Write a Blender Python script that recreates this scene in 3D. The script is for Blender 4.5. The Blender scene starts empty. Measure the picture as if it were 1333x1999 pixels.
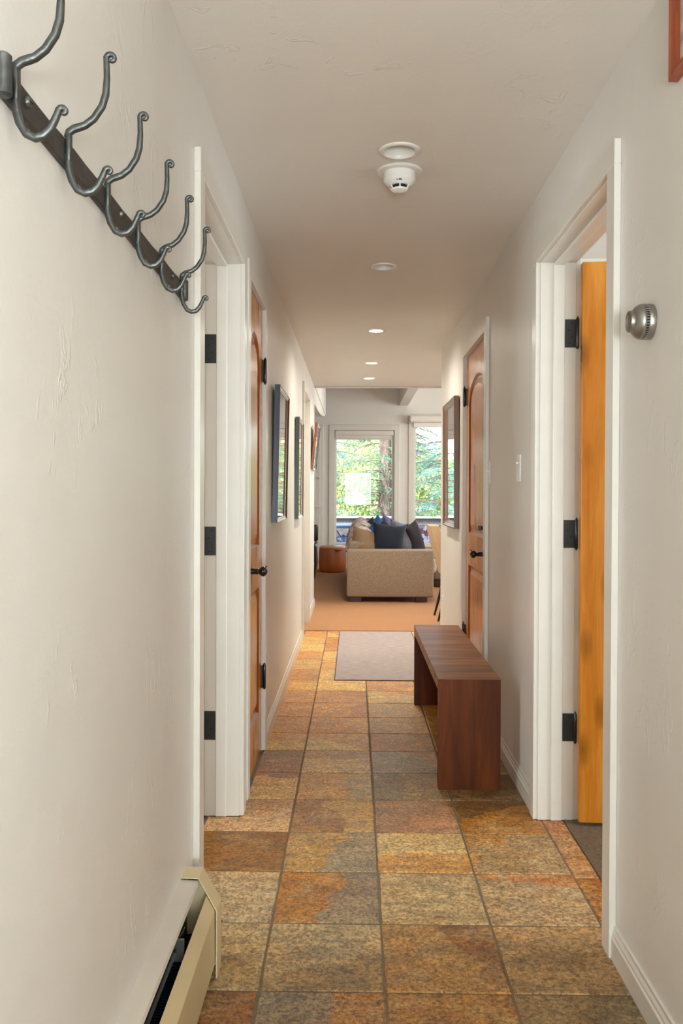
import bpy, bmesh, math, random
from mathutils import Vector, Matrix, Euler
from mathutils.geometry import tessellate_polygon

S = bpy.context.scene
COL = S.collection
PI = math.pi
# ------------------------------------------------------------------ camera
EYE = 1.220
cd = bpy.data.cameras.new('camera'); cam = bpy.data.objects.new('camera', cd); COL.objects.link(cam)
cd.sensor_fit = 'VERTICAL'; cd.sensor_height = 36; cd.sensor_width = 24
cd.lens = 29.057; cd.shift_y = -0.01075; cd.clip_start = 0.02; cd.clip_end = 300
_R = Vector((0.999874, 0.015412, 0.003775)); _U = Vector((-0.003928, 0.009881, 0.999943)); _F = Vector((-0.015374, 0.999832, -0.00994))
cam.matrix_world = Matrix(((_R.x, _U.x, -_F.x, 0), (_R.y, _U.y, -_F.y, 0), (_R.z, _U.z, -_F.z, EYE), (0, 0, 0, 1)))
S.camera = cam
# ------------------------------------------------------------------ world, sun, exposure
W = bpy.data.worlds.new('world'); S.world = W; W.use_nodes = True
wn = W.node_tree.nodes; wl = W.node_tree.links
sky = wn.new('ShaderNodeTexSky'); sky.sky_type = 'NISHITA'; sky.sun_disc = False
sky.sun_elevation = math.radians(48); sky.sun_rotation = math.radians(200); sky.dust_density = 2.5; sky.air_density = 1.0
wn['Background'].inputs[1].default_value = 0.85
wl.new(sky.outputs[0], wn['Background'].inputs[0])

def light(kind, name, loc, power, color, rot=(0, 0, 0), size=None, size_y=None, spot=None, blend=0.5, spread=None):
    l = bpy.data.lights.new(name, kind); l.energy = power; l.color = color
    o = bpy.data.objects.new(name, l); COL.objects.link(o); o.location = loc; o.rotation_euler = rot
    if kind == 'AREA':
        if size_y: l.shape = 'RECTANGLE'; l.size = size; l.size_y = size_y
        else: l.shape = 'DISK'; l.size = size
        if spread: l.spread = spread
    if kind == 'SPOT': l.spot_size = spot; l.spot_blend = blend; l.shadow_soft_size = size
    if kind == 'SUN': l.angle = size
    if kind == 'POINT': l.shadow_soft_size = size
    return o
light('SUN', 'sun_light', (0, 30, 30), 9.0, (1.0, 0.95, 0.86), rot=(math.radians(52), 0, math.radians(-35)), size=0.01)
# glazed entry door behind the camera
light('AREA', 'entry_daylight', (0.13, -1.72, 1.36), 15, (0.90, 0.96, 1.0), rot=(math.radians(90), 0, 0), size=0.9, size_y=1.1)
# added fill lamp behind the camera, aimed up and forward to brighten ceiling
light('AREA', 'added_fill_lamp', (0.16, -1.45, 1.0), 50, (0.84, 0.94, 1.0), rot=(math.radians(180-48), 0, 0), size=0.5)
# windows of the two side rooms and of the living room (outside the picture)
light('AREA', 'right_room_window', (3.3, 1.9, 1.45), 55, (0.86, 0.96, 1.0), rot=(0, math.radians(90), 0), size=1.5, size_y=2.4)
light('AREA', 'left_room_window', (-3.0, 2.4, 1.5), 32, (0.86, 0.96, 1.0), rot=(0, math.radians(-90), 0), size=1.4, size_y=1.4)
light('AREA', 'living_room_window', (4.7, 10.2, 1.6), 120, (0.88, 0.97, 1.0), rot=(0, math.radians(90), 0), size=2.0, size_y=4.6)
light('AREA', 'living_room_lamp', (0.9, 10.2, 3.08), 26, (1.0, 0.94, 0.84), rot=(0, 0, 0), size=0.8)
S.view_settings.view_transform = 'Standard'; S.view_settings.look = 'None'
S.view_settings.gamma = 1; S.view_settings.use_curve_mapping = False
S.view_settings.exposure = 0.72
S.cycles.use_denoising = True
S.cycles.max_bounces = 8; S.cycles.diffuse_bounces = 5; S.cycles.glossy_bounces = 4; S.cycles.transparent_max_bounces = 12
S.cycles.caustics_reflective = False; S.cycles.caustics_refractive = False
S.cycles.sample_clamp_indirect = 6

# ------------------------------------------------------------------ materials
def srgb(r, g, b):
    f = lambda c: (c/255/12.92) if c/255 <= 0.04045 else ((c/255+0.055)/1.055)**2.4
    return (f(r), f(g), f(b), 1)
class NT:
    def __init__(s, name):
        s.m = bpy.data.materials.new(name); s.m.use_nodes = True
        s.n = s.m.node_tree.nodes; s.l = s.m.node_tree.links; s.p = s.n['Principled BSDF']
        s.tc = s.n.new('ShaderNodeTexCoord')
    def set(s, **k):
        for a, v in k.items(): s.p.inputs[a.replace('_', ' ')].default_value = v
    def lk(s, a, b): s.l.new(a, b)
    def mapping(s, scale=(1, 1, 1), rot=(0, 0, 0), src='Object', loc=None):
        m = s.n.new('ShaderNodeMapping'); m.inputs['Scale'].default_value = scale; m.inputs['Rotation'].default_value = rot
        s.lk(s.tc.outputs[src], m.inputs['Vector'])
        if loc is not None: s.lk(loc, m.inputs['Location'])
        return m.outputs[0]
    def noise(s, vec, scale, detail=4, rough=0.55, dist=0.0):
        t = s.n.new('ShaderNodeTexNoise'); t.inputs['Scale'].default_value = scale; t.inputs['Detail'].default_value = detail
        t.inputs['Roughness'].default_value = rough; t.inputs['Distortion'].default_value = dist
        s.lk(vec, t.inputs['Vector']); return t.outputs['Fac']
    def ramp(s, fac, stops):
        r = s.n.new('ShaderNodeValToRGB'); e = r.color_ramp.elements
        while len(e) > 1: e.remove(e[-1])
        e[0].position = stops[0][0]; e[0].color = stops[0][1]
        for p, c in stops[1:]:
            x = e.new(p); x.color = c
        s.lk(fac, r.inputs[0]); return r.outputs[0]
    def mix(s, fac, a, b, mode='MIX'):
        m = s.n.new('ShaderNodeMix'); m.data_type = 'RGBA'; m.blend_type = mode
        for sock, v in ((m.inputs[0], fac), (m.inputs[6], a), (m.inputs[7], b)):
            if hasattr(v, 'links') or isinstance(v, bpy.types.NodeSocket): s.lk(v, sock)
            else: sock.default_value = v
        return m.outputs[2]
    def math(s, op, a, b=0.0, c=None, clamp=False):
        m = s.n.new('ShaderNodeMath'); m.operation = op; m.use_clamp = clamp
        for i, v in enumerate((a, b, c)):
            if v is None: continue
            if isinstance(v, bpy.types.NodeSocket): s.lk(v, m.inputs[i])
            else: m.inputs[i].default_value = v
        return m.outputs[0]
    def bump(s, h, strength=0.3, dist=0.01):
        b = s.n.new('ShaderNodeBump'); b.inputs['Strength'].default_value = strength; b.inputs['Distance'].default_value = dist
        s.lk(h, b.inputs['Height']); s.lk(b.outputs[0], s.p.inputs['Normal'])
    def base(s, c): s.lk(c, s.p.inputs['Base Color'])
def g(v): return (v, v, v, 1)
def plain(name, col, rough=0.5, metal=0.0, var=0.06, nscale=8, bump=0.0, bscale=60, coat=0.0, spec=0.5):
    t = NT(name); v = t.mapping()
    n = t.noise(v, nscale)
    lo = tuple(c*(1-var) for c in col[:3])+(1,); hi = tuple(min(1, c*(1+var)) for c in col[:3])+(1,)
    t.base(t.ramp(n, [(0.3, lo), (0.7, hi)]))
    t.set(Roughness=rough, Metallic=metal); t.p.inputs['Coat Weight'].default_value = coat
    t.p.inputs['Specular IOR Level'].default_value = spec
    if bump: t.bump(t.noise(v, bscale, 5), bump, 0.004)
    return t.m
def plaster(name, col):
    t = NT(name); v = t.mapping()
    n = t.noise(v, 1.6, 3)
    t.base(t.ramp(n, [(0.3, tuple(c*0.965 for c in col[:3])+(1,)), (0.7, col)]))
    a = t.noise(t.mapping((1, 1, 0.5)), 13, 3, 0.6, 0.8); patch = t.ramp(t.noise(v, 2.4, 2), [(0.45, g(0)), (0.62, g(1))])
    ridge = t.ramp(a, [(0.0, g(0)), (0.60, g(0)), (0.64, g(1)), (0.655, g(0.2)), (1, g(0))])
    b = t.noise(v, 3.0, 3)
    h = t.math('ADD', t.math('MULTIPLY', t.math('MULTIPLY', ridge, patch), 0.16), t.math('MULTIPLY', b, 0.9))
    h2 = t.math('ADD', h, t.math('MULTIPLY', t.noise(v, 55, 3), 0.08))
    t.bump(h2, 0.5, 0.012); t.set(Roughness=0.42)
    t.p.inputs['Specular IOR Level'].default_value = 0.35
    return t.m
def wood(name, cols, rough=0.35, scale=1.0, along='Z', knots=True, coat=0.3, bump=0.08, knotscale=2.0, knotcol=None):
    t = NT(name)
    oi = t.n.new('ShaderNodeObjectInfo')
    off = t.n.new('ShaderNodeCombineXYZ')
    t.lk(t.math('MULTIPLY', oi.outputs['Random'], 7.0), off.inputs[0]); t.lk(t.math('MULTIPLY', oi.outputs['Random'], 3.0), off.inputs[2])
    st = {'Z': (9, 9, 0.9), 'Y': (9, 0.9, 9), 'X': (0.9, 9, 9)}[along]
    v = t.mapping(tuple(x*scale for x in st), loc=off.outputs[0])
    n = t.noise(v, 1.6, 5, 0.6, 0.8)
    v2 = t.mapping(tuple(x*scale*6 for x in (st[0], st[1], st[2]*0.7)), loc=off.outputs[0])
    f = t.noise(v2, 2.2, 3, 0.6, 0.2)
    c = t.ramp(n, [(0.25, cols[0]), (0.5, cols[1]), (0.75, cols[2])])
    c = t.mix(t.math('MULTIPLY', f, 0.35), c, cols[0], 'MULTIPLY')
    if knots:
        ks = {'Z': (7, 7, 2.6), 'Y': (7, 2.6, 7), 'X': (2.6, 7, 7)}[along]
        vo = t.n.new('ShaderNodeTexVoronoi'); vo.feature = 'F1'; vo.inputs['Scale'].default_value = knotscale*0.5
        vo.inputs['Randomness'].default_value = 1.0
        t.lk(t.mapping(ks, loc=off.outputs[0]), vo.inputs['Vector'])
        kc = knotcol or srgb(52, 26, 10)
        k = t.ramp(vo.outputs['Distance'], [(0.0, g(1)), (0.07, g(0.95)), (0.13, g(0.45)), (0.3, g(0))])
        c = t.mix(k, c, kc)
    t.base(c); t.set(Roughness=rough); t.p.inputs['Coat Weight'].default_value = coat; t.p.inputs['Coat Roughness'].default_value = 0.18
    t.bump(f, bump, 0.002)
    if 'alder' in name: t.p.inputs['Specular IOR Level'].default_value = 0.2
    if 'bench' in name: t.p.inputs['Specular IOR Level'].default_value = 0.22
    return t.m
def fabric(name, col, var=0.12, scale=350, rough=0.95, bump=0.4, col2=None):
    t = NT(name); v = t.mapping()
    n = t.noise(v, scale, 2); m = t.noise(v, 9, 3)
    c = t.ramp(n, [(0.3, tuple(x*(1-var*2) for x in col[:3])+(1,)), (0.7, tuple(min(1, x*(1+var)) for x in col[:3])+(1,))])
    if col2: c = t.mix(t.ramp(m, [(0.45, g(0)), (0.6, g(1))]), c, col2)
    else: c = t.mix(t.math('MULTIPLY', m, 0.25), c, tuple(x*0.75 for x in col[:3])+(1,))
    t.base(c); t.set(Roughness=rough); t.p.inputs['Sheen Weight'].default_value = 0.05
    t.bump(n, bump, 0.003); return t.m

M = {}
M['wall'] = plaster('painted_plaster', srgb(222, 218, 211))
M['ceil'] = plaster('ceiling_plaster', srgb(221, 215, 206))
M['trim'] = plain('semi_gloss_trim_paint', srgb(214, 209, 199), 0.28, var=0.02, bump=0.015, bscale=30)
M['beam'] = plain('painted_beam', srgb(225, 221, 212), 0.5, var=0.04, bump=0.3, bscale=25)
M['iron'] = plain('forged_iron', srgb(84, 86, 84), 0.42, 0.75, var=0.3, nscale=30, bump=0.35, bscale=90)
M['iron_dark'] = plain('dark_flat_iron', srgb(70, 66, 62), 0.45, 0.55, var=0.25, nscale=20, bump=0.3, bscale=70)
M['hinge'] = plain('black_hinge_metal', srgb(46, 45, 44), 0.45, 0.4, var=0.2, bump=0.2, bscale=80)
M['screw'] = plain('screw_head_black', srgb(18, 17, 17), 0.5, 0.3)
M['black'] = plain('satin_black_metal', srgb(22, 21, 21), 0.28, 0.3, var=0.2, coat=0.3)
M['alder'] = wood('knotty_alder', [srgb(180, 104, 26), srgb(206, 132, 44), srgb(226, 158, 68)], 0.22, coat=0.0, knotscale=2.6)
M['alder_dark'] = wood('alder_moulding_edge', [srgb(120, 60, 16), srgb(150, 80, 26), srgb(168, 96, 38)], 0.35, knots=False)
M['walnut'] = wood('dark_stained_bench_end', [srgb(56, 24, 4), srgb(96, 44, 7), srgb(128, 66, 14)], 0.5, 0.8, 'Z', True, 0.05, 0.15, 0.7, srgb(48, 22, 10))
M['walnut_top'] = wood('lit_worn_bench_top', [srgb(88, 48, 18), srgb(160, 98, 42), srgb(198, 140, 78)], 0.48, 0.8, 'X', False, 0.05, 0.25)  # top paler than the ends: wear plus light put into the colour
M['frame_wood'] = wood('brown_frame_wood', [srgb(84, 48, 22), srgb(116, 70, 34), srgb(134, 86, 46)], 0.3, 1.2, 'Z', False, 0.4)
M['frame_red'] = wood('reddish_frame_wood', [srgb(120, 52, 22), srgb(158, 72, 34), srgb(174, 88, 44)], 0.35, 1.2, 'Z', False, 0.2)
M['frame_navy'] = plain('navy_frame_paint', srgb(34, 40, 62), 0.35, coat=0.2)
M['frame_olive'] = plain('dark_olive_frame_paint', srgb(48, 46, 40), 0.35, coat=0.2)
M['silver'] = plain('silver_leaf', srgb(205, 205, 205), 0.35, 0.6, var=0.12, bump=0.2)
M['cream'] = plain('cream_enamel', srgb(206, 188, 148), 0.35, var=0.03)
M['heater_top'] = plain('overpainted_heater_top', srgb(206, 198, 184), 0.4, var=0.04, bump=0.1)
M['fin'] = plain('dark_heater_fin', srgb(30, 40, 44), 0.4, 0.5, var=0.3)  # near-black tone for the parts inside the heater
M['white'] = plain('white_plastic', srgb(232, 230, 224), 0.35, var=0.01)
M['ring'] = plain('lamp_trim_white', srgb(226, 222, 214), 0.3, var=0.02)
M['pewter'] = plain('brushed_pewter', srgb(150, 147, 140), 0.32, 0.9, var=0.08, bump=0.05)
M['slot'] = plain('dark_slot', srgb(12, 12, 12), 0.8)
M['sofa'] = fabric('oatmeal_sofa_weave', srgb(150, 132, 112), 0.2, 160)
M['sofa_seat'] = fabric('lit_seat_weave', srgb(190, 178, 166))  # lighter than the sofa weave; light on the seat is in the colour
M['chair_fab'] = fabric('tan_chair_linen', srgb(196, 166, 132))
M['grey_fab'] = fabric('grey_ottoman_weave', srgb(140, 124, 112))
M['beige_cush'] = fabric('khaki_cushion_twill', srgb(142, 116, 88))
M['navy_velvet'] = fabric('navy_velvet', srgb(6, 20, 40), 0.1, 500, 0.8, 0.15)
M['fur'] = fabric('grey_faux_fur', srgb(110, 108, 118), 0.4, 120, 0.9, 0.9)
M['black_fab'] = fabric('charcoal_cushion', srgb(42, 36, 40), 0.15)
M['blue_fab'] = fabric('bright_blue_cushion', srgb(30, 84, 140), 0.1)
M['lav_fab'] = fabric('periwinkle_cushion', srgb(98, 102, 150), 0.15)
M['throw'] = fabric('patterned_throw', srgb(206, 190, 178), 0.1, 60, 0.95, 0.5, srgb(120, 100, 96))
M['tan_leather'] = plain('cognac_leather', srgb(168, 92, 42), 0.42, var=0.14, nscale=5, bump=0.15, bscale=180)
M['tan_top'] = plain('cognac_leather_top', srgb(196, 140, 100), 0.35, var=0.08, nscale=5, bump=0.15, bscale=180)
M['dark_wood'] = plain('espresso_wood', srgb(58, 30, 20), 0.4, var=0.2)
M['leather_blk'] = plain('dark_leather', srgb(46, 42, 40), 0.35, var=0.15)
M['honey_wood'] = wood('honey_chair_wood', [srgb(120, 74, 36), srgb(158, 104, 58), srgb(178, 126, 76)], 0.35, 1, 'Z', False)
M['rail_wood'] = plain('weathered_deck_paint', srgb(118, 112, 112), 0.7, var=0.2, nscale=14)
M['rail_cap'] = plain('deck_rail_cap', srgb(188, 186, 176), 0.6, var=0.08)
M['deck'] = plain('deck_planks', srgb(120, 112, 100), 0.7, var=0.15)
M['blue_metal'] = plain('glossy_blue_metal', srgb(52, 118, 176), 0.25, 0.2, coat=0.5)
M['table_glass'] = plain('table_edge_reflection', srgb(222, 232, 244), 0.12, coat=0.5)  # reflection on the glass table edge painted in as a pale colour
M['pot_red'] = plain('dark_red_glaze', srgb(96, 28, 32), 0.25, coat=0.5)
M['petal'] = plain('white_petals', srgb(240, 238, 246), 0.6)
M['shade'] = plain('roller_shade', srgb(222, 216, 206), 0.7, var=0.02)
M['room_paint'] = plain('side_room_paint', srgb(232, 228, 222), 0.6, var=0.02)
M['soil'] = plain('forest_floor', srgb(96, 104, 58), 0.95, var=0.3, nscale=3, bump=0.6, bscale=6)
M['twig'] = plain('brown_twigs', srgb(110, 84, 66), 0.9, var=0.25)
def bark():
    t = NT('spruce_bark'); v = t.mapping((14, 14, 4)); n = t.noise(v, 1.5, 6, 0.7, 0.5)
    t.base(t.ramp(n, [(0.35, srgb(48, 42, 38)), (0.52, srgb(96, 86, 78)), (0.72, srgb(134, 124, 114))]))
    t.set(Roughness=0.95); t.bump(n, 1.0, 0.03); return t.m
M['bark'] = bark()
def leafmat(name, a, b, c):
    t = NT(name); v = t.mapping(); n = t.noise(v, 2.2, 3); n2 = t.noise(v, 40, 2)
    col = t.ramp(n, [(0.3, a), (0.5, b), (0.7, c)])
    col = t.mix(t.math('MULTIPLY', n2, 0.4), col, a, 'MULTIPLY')
    t.base(col); t.set(Roughness=0.55)
    tr = t.n.new('ShaderNodeBsdfTranslucent'); t.lk(col, tr.inputs[0])
    mx = t.n.new('ShaderNodeMixShader'); mx.inputs[0].default_value = 0.4
    t.lk(t.p.outputs[0], mx.inputs[1]); t.lk(tr.outputs[0], mx.inputs[2])
    t.lk(mx.outputs[0], t.n['Material Output'].inputs[0]); return t.m
M['spruce'] = leafmat('spruce_needles', srgb(52, 98, 72), srgb(96, 142, 112), srgb(150, 190, 164))
M['spruce_blue'] = leafmat('blue_spruce_needles', srgb(88, 138, 132), srgb(128, 176, 168), srgb(170, 206, 196))
M['leaf'] = leafmat('sunlit_leaves', srgb(112, 140, 76), srgb(166, 186, 122), srgb(218, 226, 178))
def thin_glass():
    t = NT('window_glass')
    tr = t.n.new('ShaderNodeBsdfTransparent'); gl = t.n.new('ShaderNodeBsdfGlossy'); gl.inputs['Roughness'].default_value = 0.0
    lw = t.n.new('ShaderNodeFresnel'); lw.inputs['IOR'].default_value = 1.45
    mx = t.n.new('ShaderNodeMixShader'); t.lk(lw.outputs[0], mx.inputs[0]); t.lk(tr.outputs[0], mx.inputs[1]); t.lk(gl.outputs[0], mx.inputs[2])
    t.lk(mx.outputs[0], t.n['Material Output'].inputs[0]); return t.m
M['glass'] = thin_glass()
def mirror():
    t = NT('mirror_silver'); t.set(Base_Color=(0.9, 0.92, 0.92, 1), Metallic=1.0, Roughness=0.015)
    v = t.mapping(); t.bump(t.noise(v, 1.2, 1), 0.03, 0.02); return t.m
M['mirror'] = mirror()
def art(name, a, b, c):
    t = NT(name); v = t.mapping((1, 1, 3)); n = t.noise(v, 3.5, 5, 0.6, 1.0)
    t.base(t.ramp(n, [(0.3, a), (0.5, b), (0.65, c)])); t.set(Roughness=0.04); t.p.inputs['Coat Weight'].default_value = 1.0
    t.p.inputs['Coat Roughness'].default_value = 0.02; t.p.inputs['Specular IOR Level'].default_value = 1.0; return t.m
M['art'] = art('framed_landscape_under_glass', srgb(150, 158, 150), srgb(188, 188, 176), srgb(120, 130, 120))
def glow(name, col, st):
    t = NT(name); e = t.n.new('ShaderNodeEmission'); e.inputs[0].default_value = col; e.inputs[1].default_value = st
    t.lk(e.outputs[0], t.n['Material Output'].inputs[0]); return t.m
M['glow'] = glow('lamp_lens_lit', (1.0, 0.86, 0.66, 1), 14.0)
def carpet(name, a, b):
    t = NT(name); v = t.mapping(); n = t.noise(v, 420, 2, 0.7); m = t.noise(v, 2.5, 3); k = t.noise(v, 90, 2)
    c = t.ramp(t.math('ADD', t.math('MULTIPLY', n, 0.6), t.math('MULTIPLY', k, 0.4)), [(0.3, a), (0.7, b)])
    c = t.mix(t.math('MULTIPLY', m, 0.3), c, tuple(x*0.8 for x in a[:3])+(1,))
    t.base(c); t.set(Roughness=1.0); t.bump(n, 0.9, 0.006); return t.m
M['carpet'] = carpet('sandy_orange_carpet', srgb(158, 106, 66), srgb(205, 156, 112))
M['carpet_brown'] = carpet('speckled_brown_carpet', srgb(78, 58, 42), srgb(150, 122, 92))
def rugmat():
    t = NT('woven_vinyl_mat'); v = t.mapping((14, 260, 1)); n = t.noise(v, 1.0, 3, 0.7)
    t.base(t.ramp(n, [(0.3, srgb(124, 112, 110)), (0.5, srgb(158, 144, 140)), (0.7, srgb(192, 176, 168))]))
    t.set(Roughness=0.75); t.bump(t.noise(t.mapping((150, 330, 1)), 1.0, 2), 0.6, 0.003); return t.m
M['rug'] = rugmat()
M['rug_edge'] = plain('mat_binding', srgb(82, 74, 74), 0.8)
def slate():
    t = NT('quartzite_slate')
    def at(nm):
        a = t.n.new('ShaderNodeAttribute'); a.attribute_type = 'OBJECT'; a.attribute_name = nm; return a
    A, B, Q = at('tone_a'), at('tone_b'), at('veer')
    oi = t.n.new('ShaderNodeObjectInfo'); off = t.n.new('ShaderNodeCombineXYZ')
    t.lk(t.math('MULTIPLY', oi.outputs['Random'], 31.0), off.inputs[0]); t.lk(t.math('MULTIPLY', oi.outputs['Random'], 17.0), off.inputs[1])
    v = t.mapping(loc=off.outputs[0])
    # patch mask = directional ramp across the stone plus ragged noise
    sep = t.n.new('ShaderNodeSeparateXYZ'); t.lk(t.tc.outputs['Object'], sep.inputs[0])
    sq = t.n.new('ShaderNodeSeparateXYZ'); t.lk(Q.outputs['Vector'], sq.inputs[0])
    d = t.math('ADD', t.math('MULTIPLY', sep.outputs[0], sq.outputs[0]), t.math('MULTIPLY', sep.outputs[1], sq.outputs[1]))
    d = t.math('ADD', d, sq.outputs[2])
    rag = t.math('MULTIPLY', t.math('SUBTRACT', t.noise(v, 7, 6, 0.6, 0.4), 0.5), 1.6)
    mask0 = t.ramp(t.math('ADD', d, t.math('ADD', rag, 0.5)), [(0.0, g(0)), (0.44, g(0)), (0.54, g(1)), (1, g(1))])
    mask = t.math('MULTIPLY', mask0, 0.92)
    col = t.mix(mask, A.outputs['Color'], B.outputs['Color'])
    st = t.ramp(t.noise(v, 4.2, 5, 0.62, 1.3), [(0.42, g(0)), (0.62, g(1))])
    col = t.mix(t.math('MULTIPLY', st, 0.55), col, t.mix(1.0, col, (1.08, 0.90, 0.64, 1), 'MULTIPLY'))
    st2 = t.ramp(t.noise(t.mapping((1.3, 1.3, 1), (0, 0, 0.7), loc=off.outputs[0]), 6.5, 4, 0.6, 0.8), [(0.5, g(0)), (0.68, g(1))])
    col = t.mix(t.math('MULTIPLY', st2, 0.5), col, t.mix(0.5, col, srgb(206, 186, 150)))
    vs = t.mapping((1.0, 2.6, 1), loc=off.outputs[0])
    cl = t.noise(vs, 7, 5, 0.65, 0.6)
    dark = t.ramp(cl, [(0.28, g(0.55)), (0.5, g(1.0)), (0.72, g(1.35))])
    col = t.mix(1.0, col, dark, 'MULTIPLY')
    sp = t.noise(v, 105, 4, 0.75)
    spk = t.ramp(sp, [(0.37, (0.28, 0.23, 0.18, 1)), (0.5, (0.95, 0.93, 0.9, 1)), (0.62, (1.65, 1.6, 1.5, 1))])
    col = t.mix(0.85, col, t.mix(1.0, col, spk, 'MULTIPLY'))
    vein = t.ramp(t.noise(v, 11, 2, 0.5, 1.5), [(0.485, g(0)), (0.5, g(1)), (0.515, g(0))])
    col = t.mix(t.math('MULTIPLY', vein, 0.16), col, srgb(60, 44, 30))
    col = t.mix(1.0, col, (0.86, 0.86, 0.76, 1), 'MULTIPLY')
    t.base(col)
    t.lk(t.ramp(cl, [(0.3, g(0.42)), (0.7, g(0.62))]), t.p.inputs['Roughness'])
    h = t.math('ADD', t.math('MULTIPLY', t.noise(vs, 5, 6, 0.65, 0.7), 1.0), t.math('MULTIPLY', sp, 0.22))
    t.bump(h, 0.75, 0.012); return t.m
M['slate'] = slate()
M['grout'] = plain('grey_grout', srgb(112, 94, 74), 0.95, var=0.15, nscale=30, bump=0.3)

# ------------------------------------------------------------------ mesh helpers
class MB:
    def __init__(s): s.v = []; s.f = []; s.mi = []; s.cur = 0
    def add(s, vs, fs):
        o = len(s.v); s.v += [tuple(v) for v in vs]; s.f += [tuple(i+o for i in f) for f in fs]; s.mi += [s.cur]*len(fs); return s
    def box(s, x0, x1, y0, y1, z0, z1):
        if x0 > x1: x0, x1 = x1, x0
        if y0 > y1: y0, y1 = y1, y0
        if z0 > z1: z0, z1 = z1, z0
        vs = [(x0, y0, z0), (x1, y0, z0), (x1, y1, z0), (x0, y1, z0), (x0, y0, z1), (x1, y0, z1), (x1, y1, z1), (x0, y1, z1)]
        return s.add(vs, [(0, 3, 2, 1), (4, 5, 6, 7), (0, 1, 5, 4), (1, 2, 6, 5), (2, 3, 7, 6), (3, 0, 4, 7)])
    def cbox(s, x0, x1, y0, y1, z0, z1, c=0.003):
        """box with chamfered edges"""
        b = bmesh.new(); m = MB(); m.box(x0, x1, y0, y1, z0, z1)
        vs = [b.verts.new(v) for v in m.v]
        for f in m.f: b.faces.new([vs[i] for i in f])
        bmesh.ops.bevel(b, geom=list(b.edges), offset=c, segments=1, affect='EDGES', profile=0.5)
        b.verts.index_update()
        s.add([v.co for v in b.verts], [[v.index for v in f.verts] for f in b.faces]); b.free(); return s
    def rbox(s, x0, x1, y0, y1, z0, z1, r=0.03, seg=3):
        b = bmesh.new(); m = MB(); m.box(x0, x1, y0, y1, z0, z1)
        vs = [b.verts.new(v) for v in m.v]
        for f in m.f: b.faces.new([vs[i] for i in f])
        bmesh.ops.bevel(b, geom=list(b.edges), offset=r, segments=seg, affect='EDGES', profile=0.5)
        b.verts.index_update()
        s.add([v.co for v in b.verts], [[v.index for v in f.verts] for f in b.faces]); b.free(); return s
    def prism(s, pts, a0, a1, axis='Y'):
        """pts: 2D outline; extruded along axis from a0 to a1"""
        def P(p, a):
            return {'Y': (p[0], a, p[1]), 'X': (a, p[0], p[1]), 'Z': (p[0], p[1], a)}[axis]
        n = len(pts); vs = [P(p, a0) for p in pts]+[P(p, a1) for p in pts]
        tri = tessellate_polygon([[Vector((p[0], p[1], 0)) for p in pts]])
        fs = [tuple(t) for t in tri]+[tuple(i+n for i in reversed(t)) for t in tri]
        fs += [(i, (i+1) % n, (i+1) % n+n, i+n) for i in range(n)]
        return s.add(vs, fs)
    def loft(s, rings, cap0=True, cap1=True, closed=True):
        n = len(rings[0]); vs = [p for r in rings for p in r]; fs = []
        for k in range(len(rings)-1):
            for i in range(n if closed else n-1):
                j = (i+1) % n; fs.append((k*n+i, k*n+j, (k+1)*n+j, (k+1)*n+i))
        if cap0: fs.append(tuple(reversed(range(n))))
        if cap1: fs.append(tuple(range((len(rings)-1)*n, len(rings)*n)))
        return s.add(vs, fs)
    def tube(s, path, rad, n=8, flat=None):
        """sweep; flat=(w,h) gives a rectangular forged section instead of round"""
        P = [Vector(p) for p in path]; m = len(P)
        R = rad if isinstance(rad, (list, tuple)) else [rad]*m
        up = None; rings = []
        for i in range(m):
            t = (P[min(i+1, m-1)]-P[max(i-1, 0)]).normalized()
            if up is None:
                a = Vector((0, 1, 0)) if abs(t.y) < 0.9 else Vector((0, 0, 1))
                up = (a-t*a.dot(t)).normalized()
            else: up = (up-t*up.dot(t)).normalized()
            w = t.cross(up)
            if flat:
                rings.append([P[i]+up*x*R[i]*flat[0]+w*y*R[i]*flat[1] for x, y in ((-1, -.6), (-.6, -1), (.6, -1), (1, -.6), (1, .6), (.6, 1), (-.6, 1), (-1, .6))])
            else: rings.append([P[i]+(up*math.cos(2*PI*k/n)+w*math.sin(2*PI*k/n))*R[i] for k in range(n)])
        return s.loft(rings)
    def lathe(s, prof, c=(0, 0, 0), axis='Z', n=32, cap0=True, cap1=True, sgn=1):
        rings = []
        for r, h in prof:
            ring = []
            for k in range(n):
                a = 2*PI*k/n; x, y = r*math.cos(a), r*math.sin(a)
                ring.append({'Z': (c[0]+x, c[1]+y, c[2]+h*sgn), 'X': (c[0]+h*sgn, c[1]+x, c[2]+y), 'Y': (c[0]+x, c[1]+h*sgn, c[2]+y)}[axis])
            rings.append(ring)
        return s.loft(rings, cap0, cap1)
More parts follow.
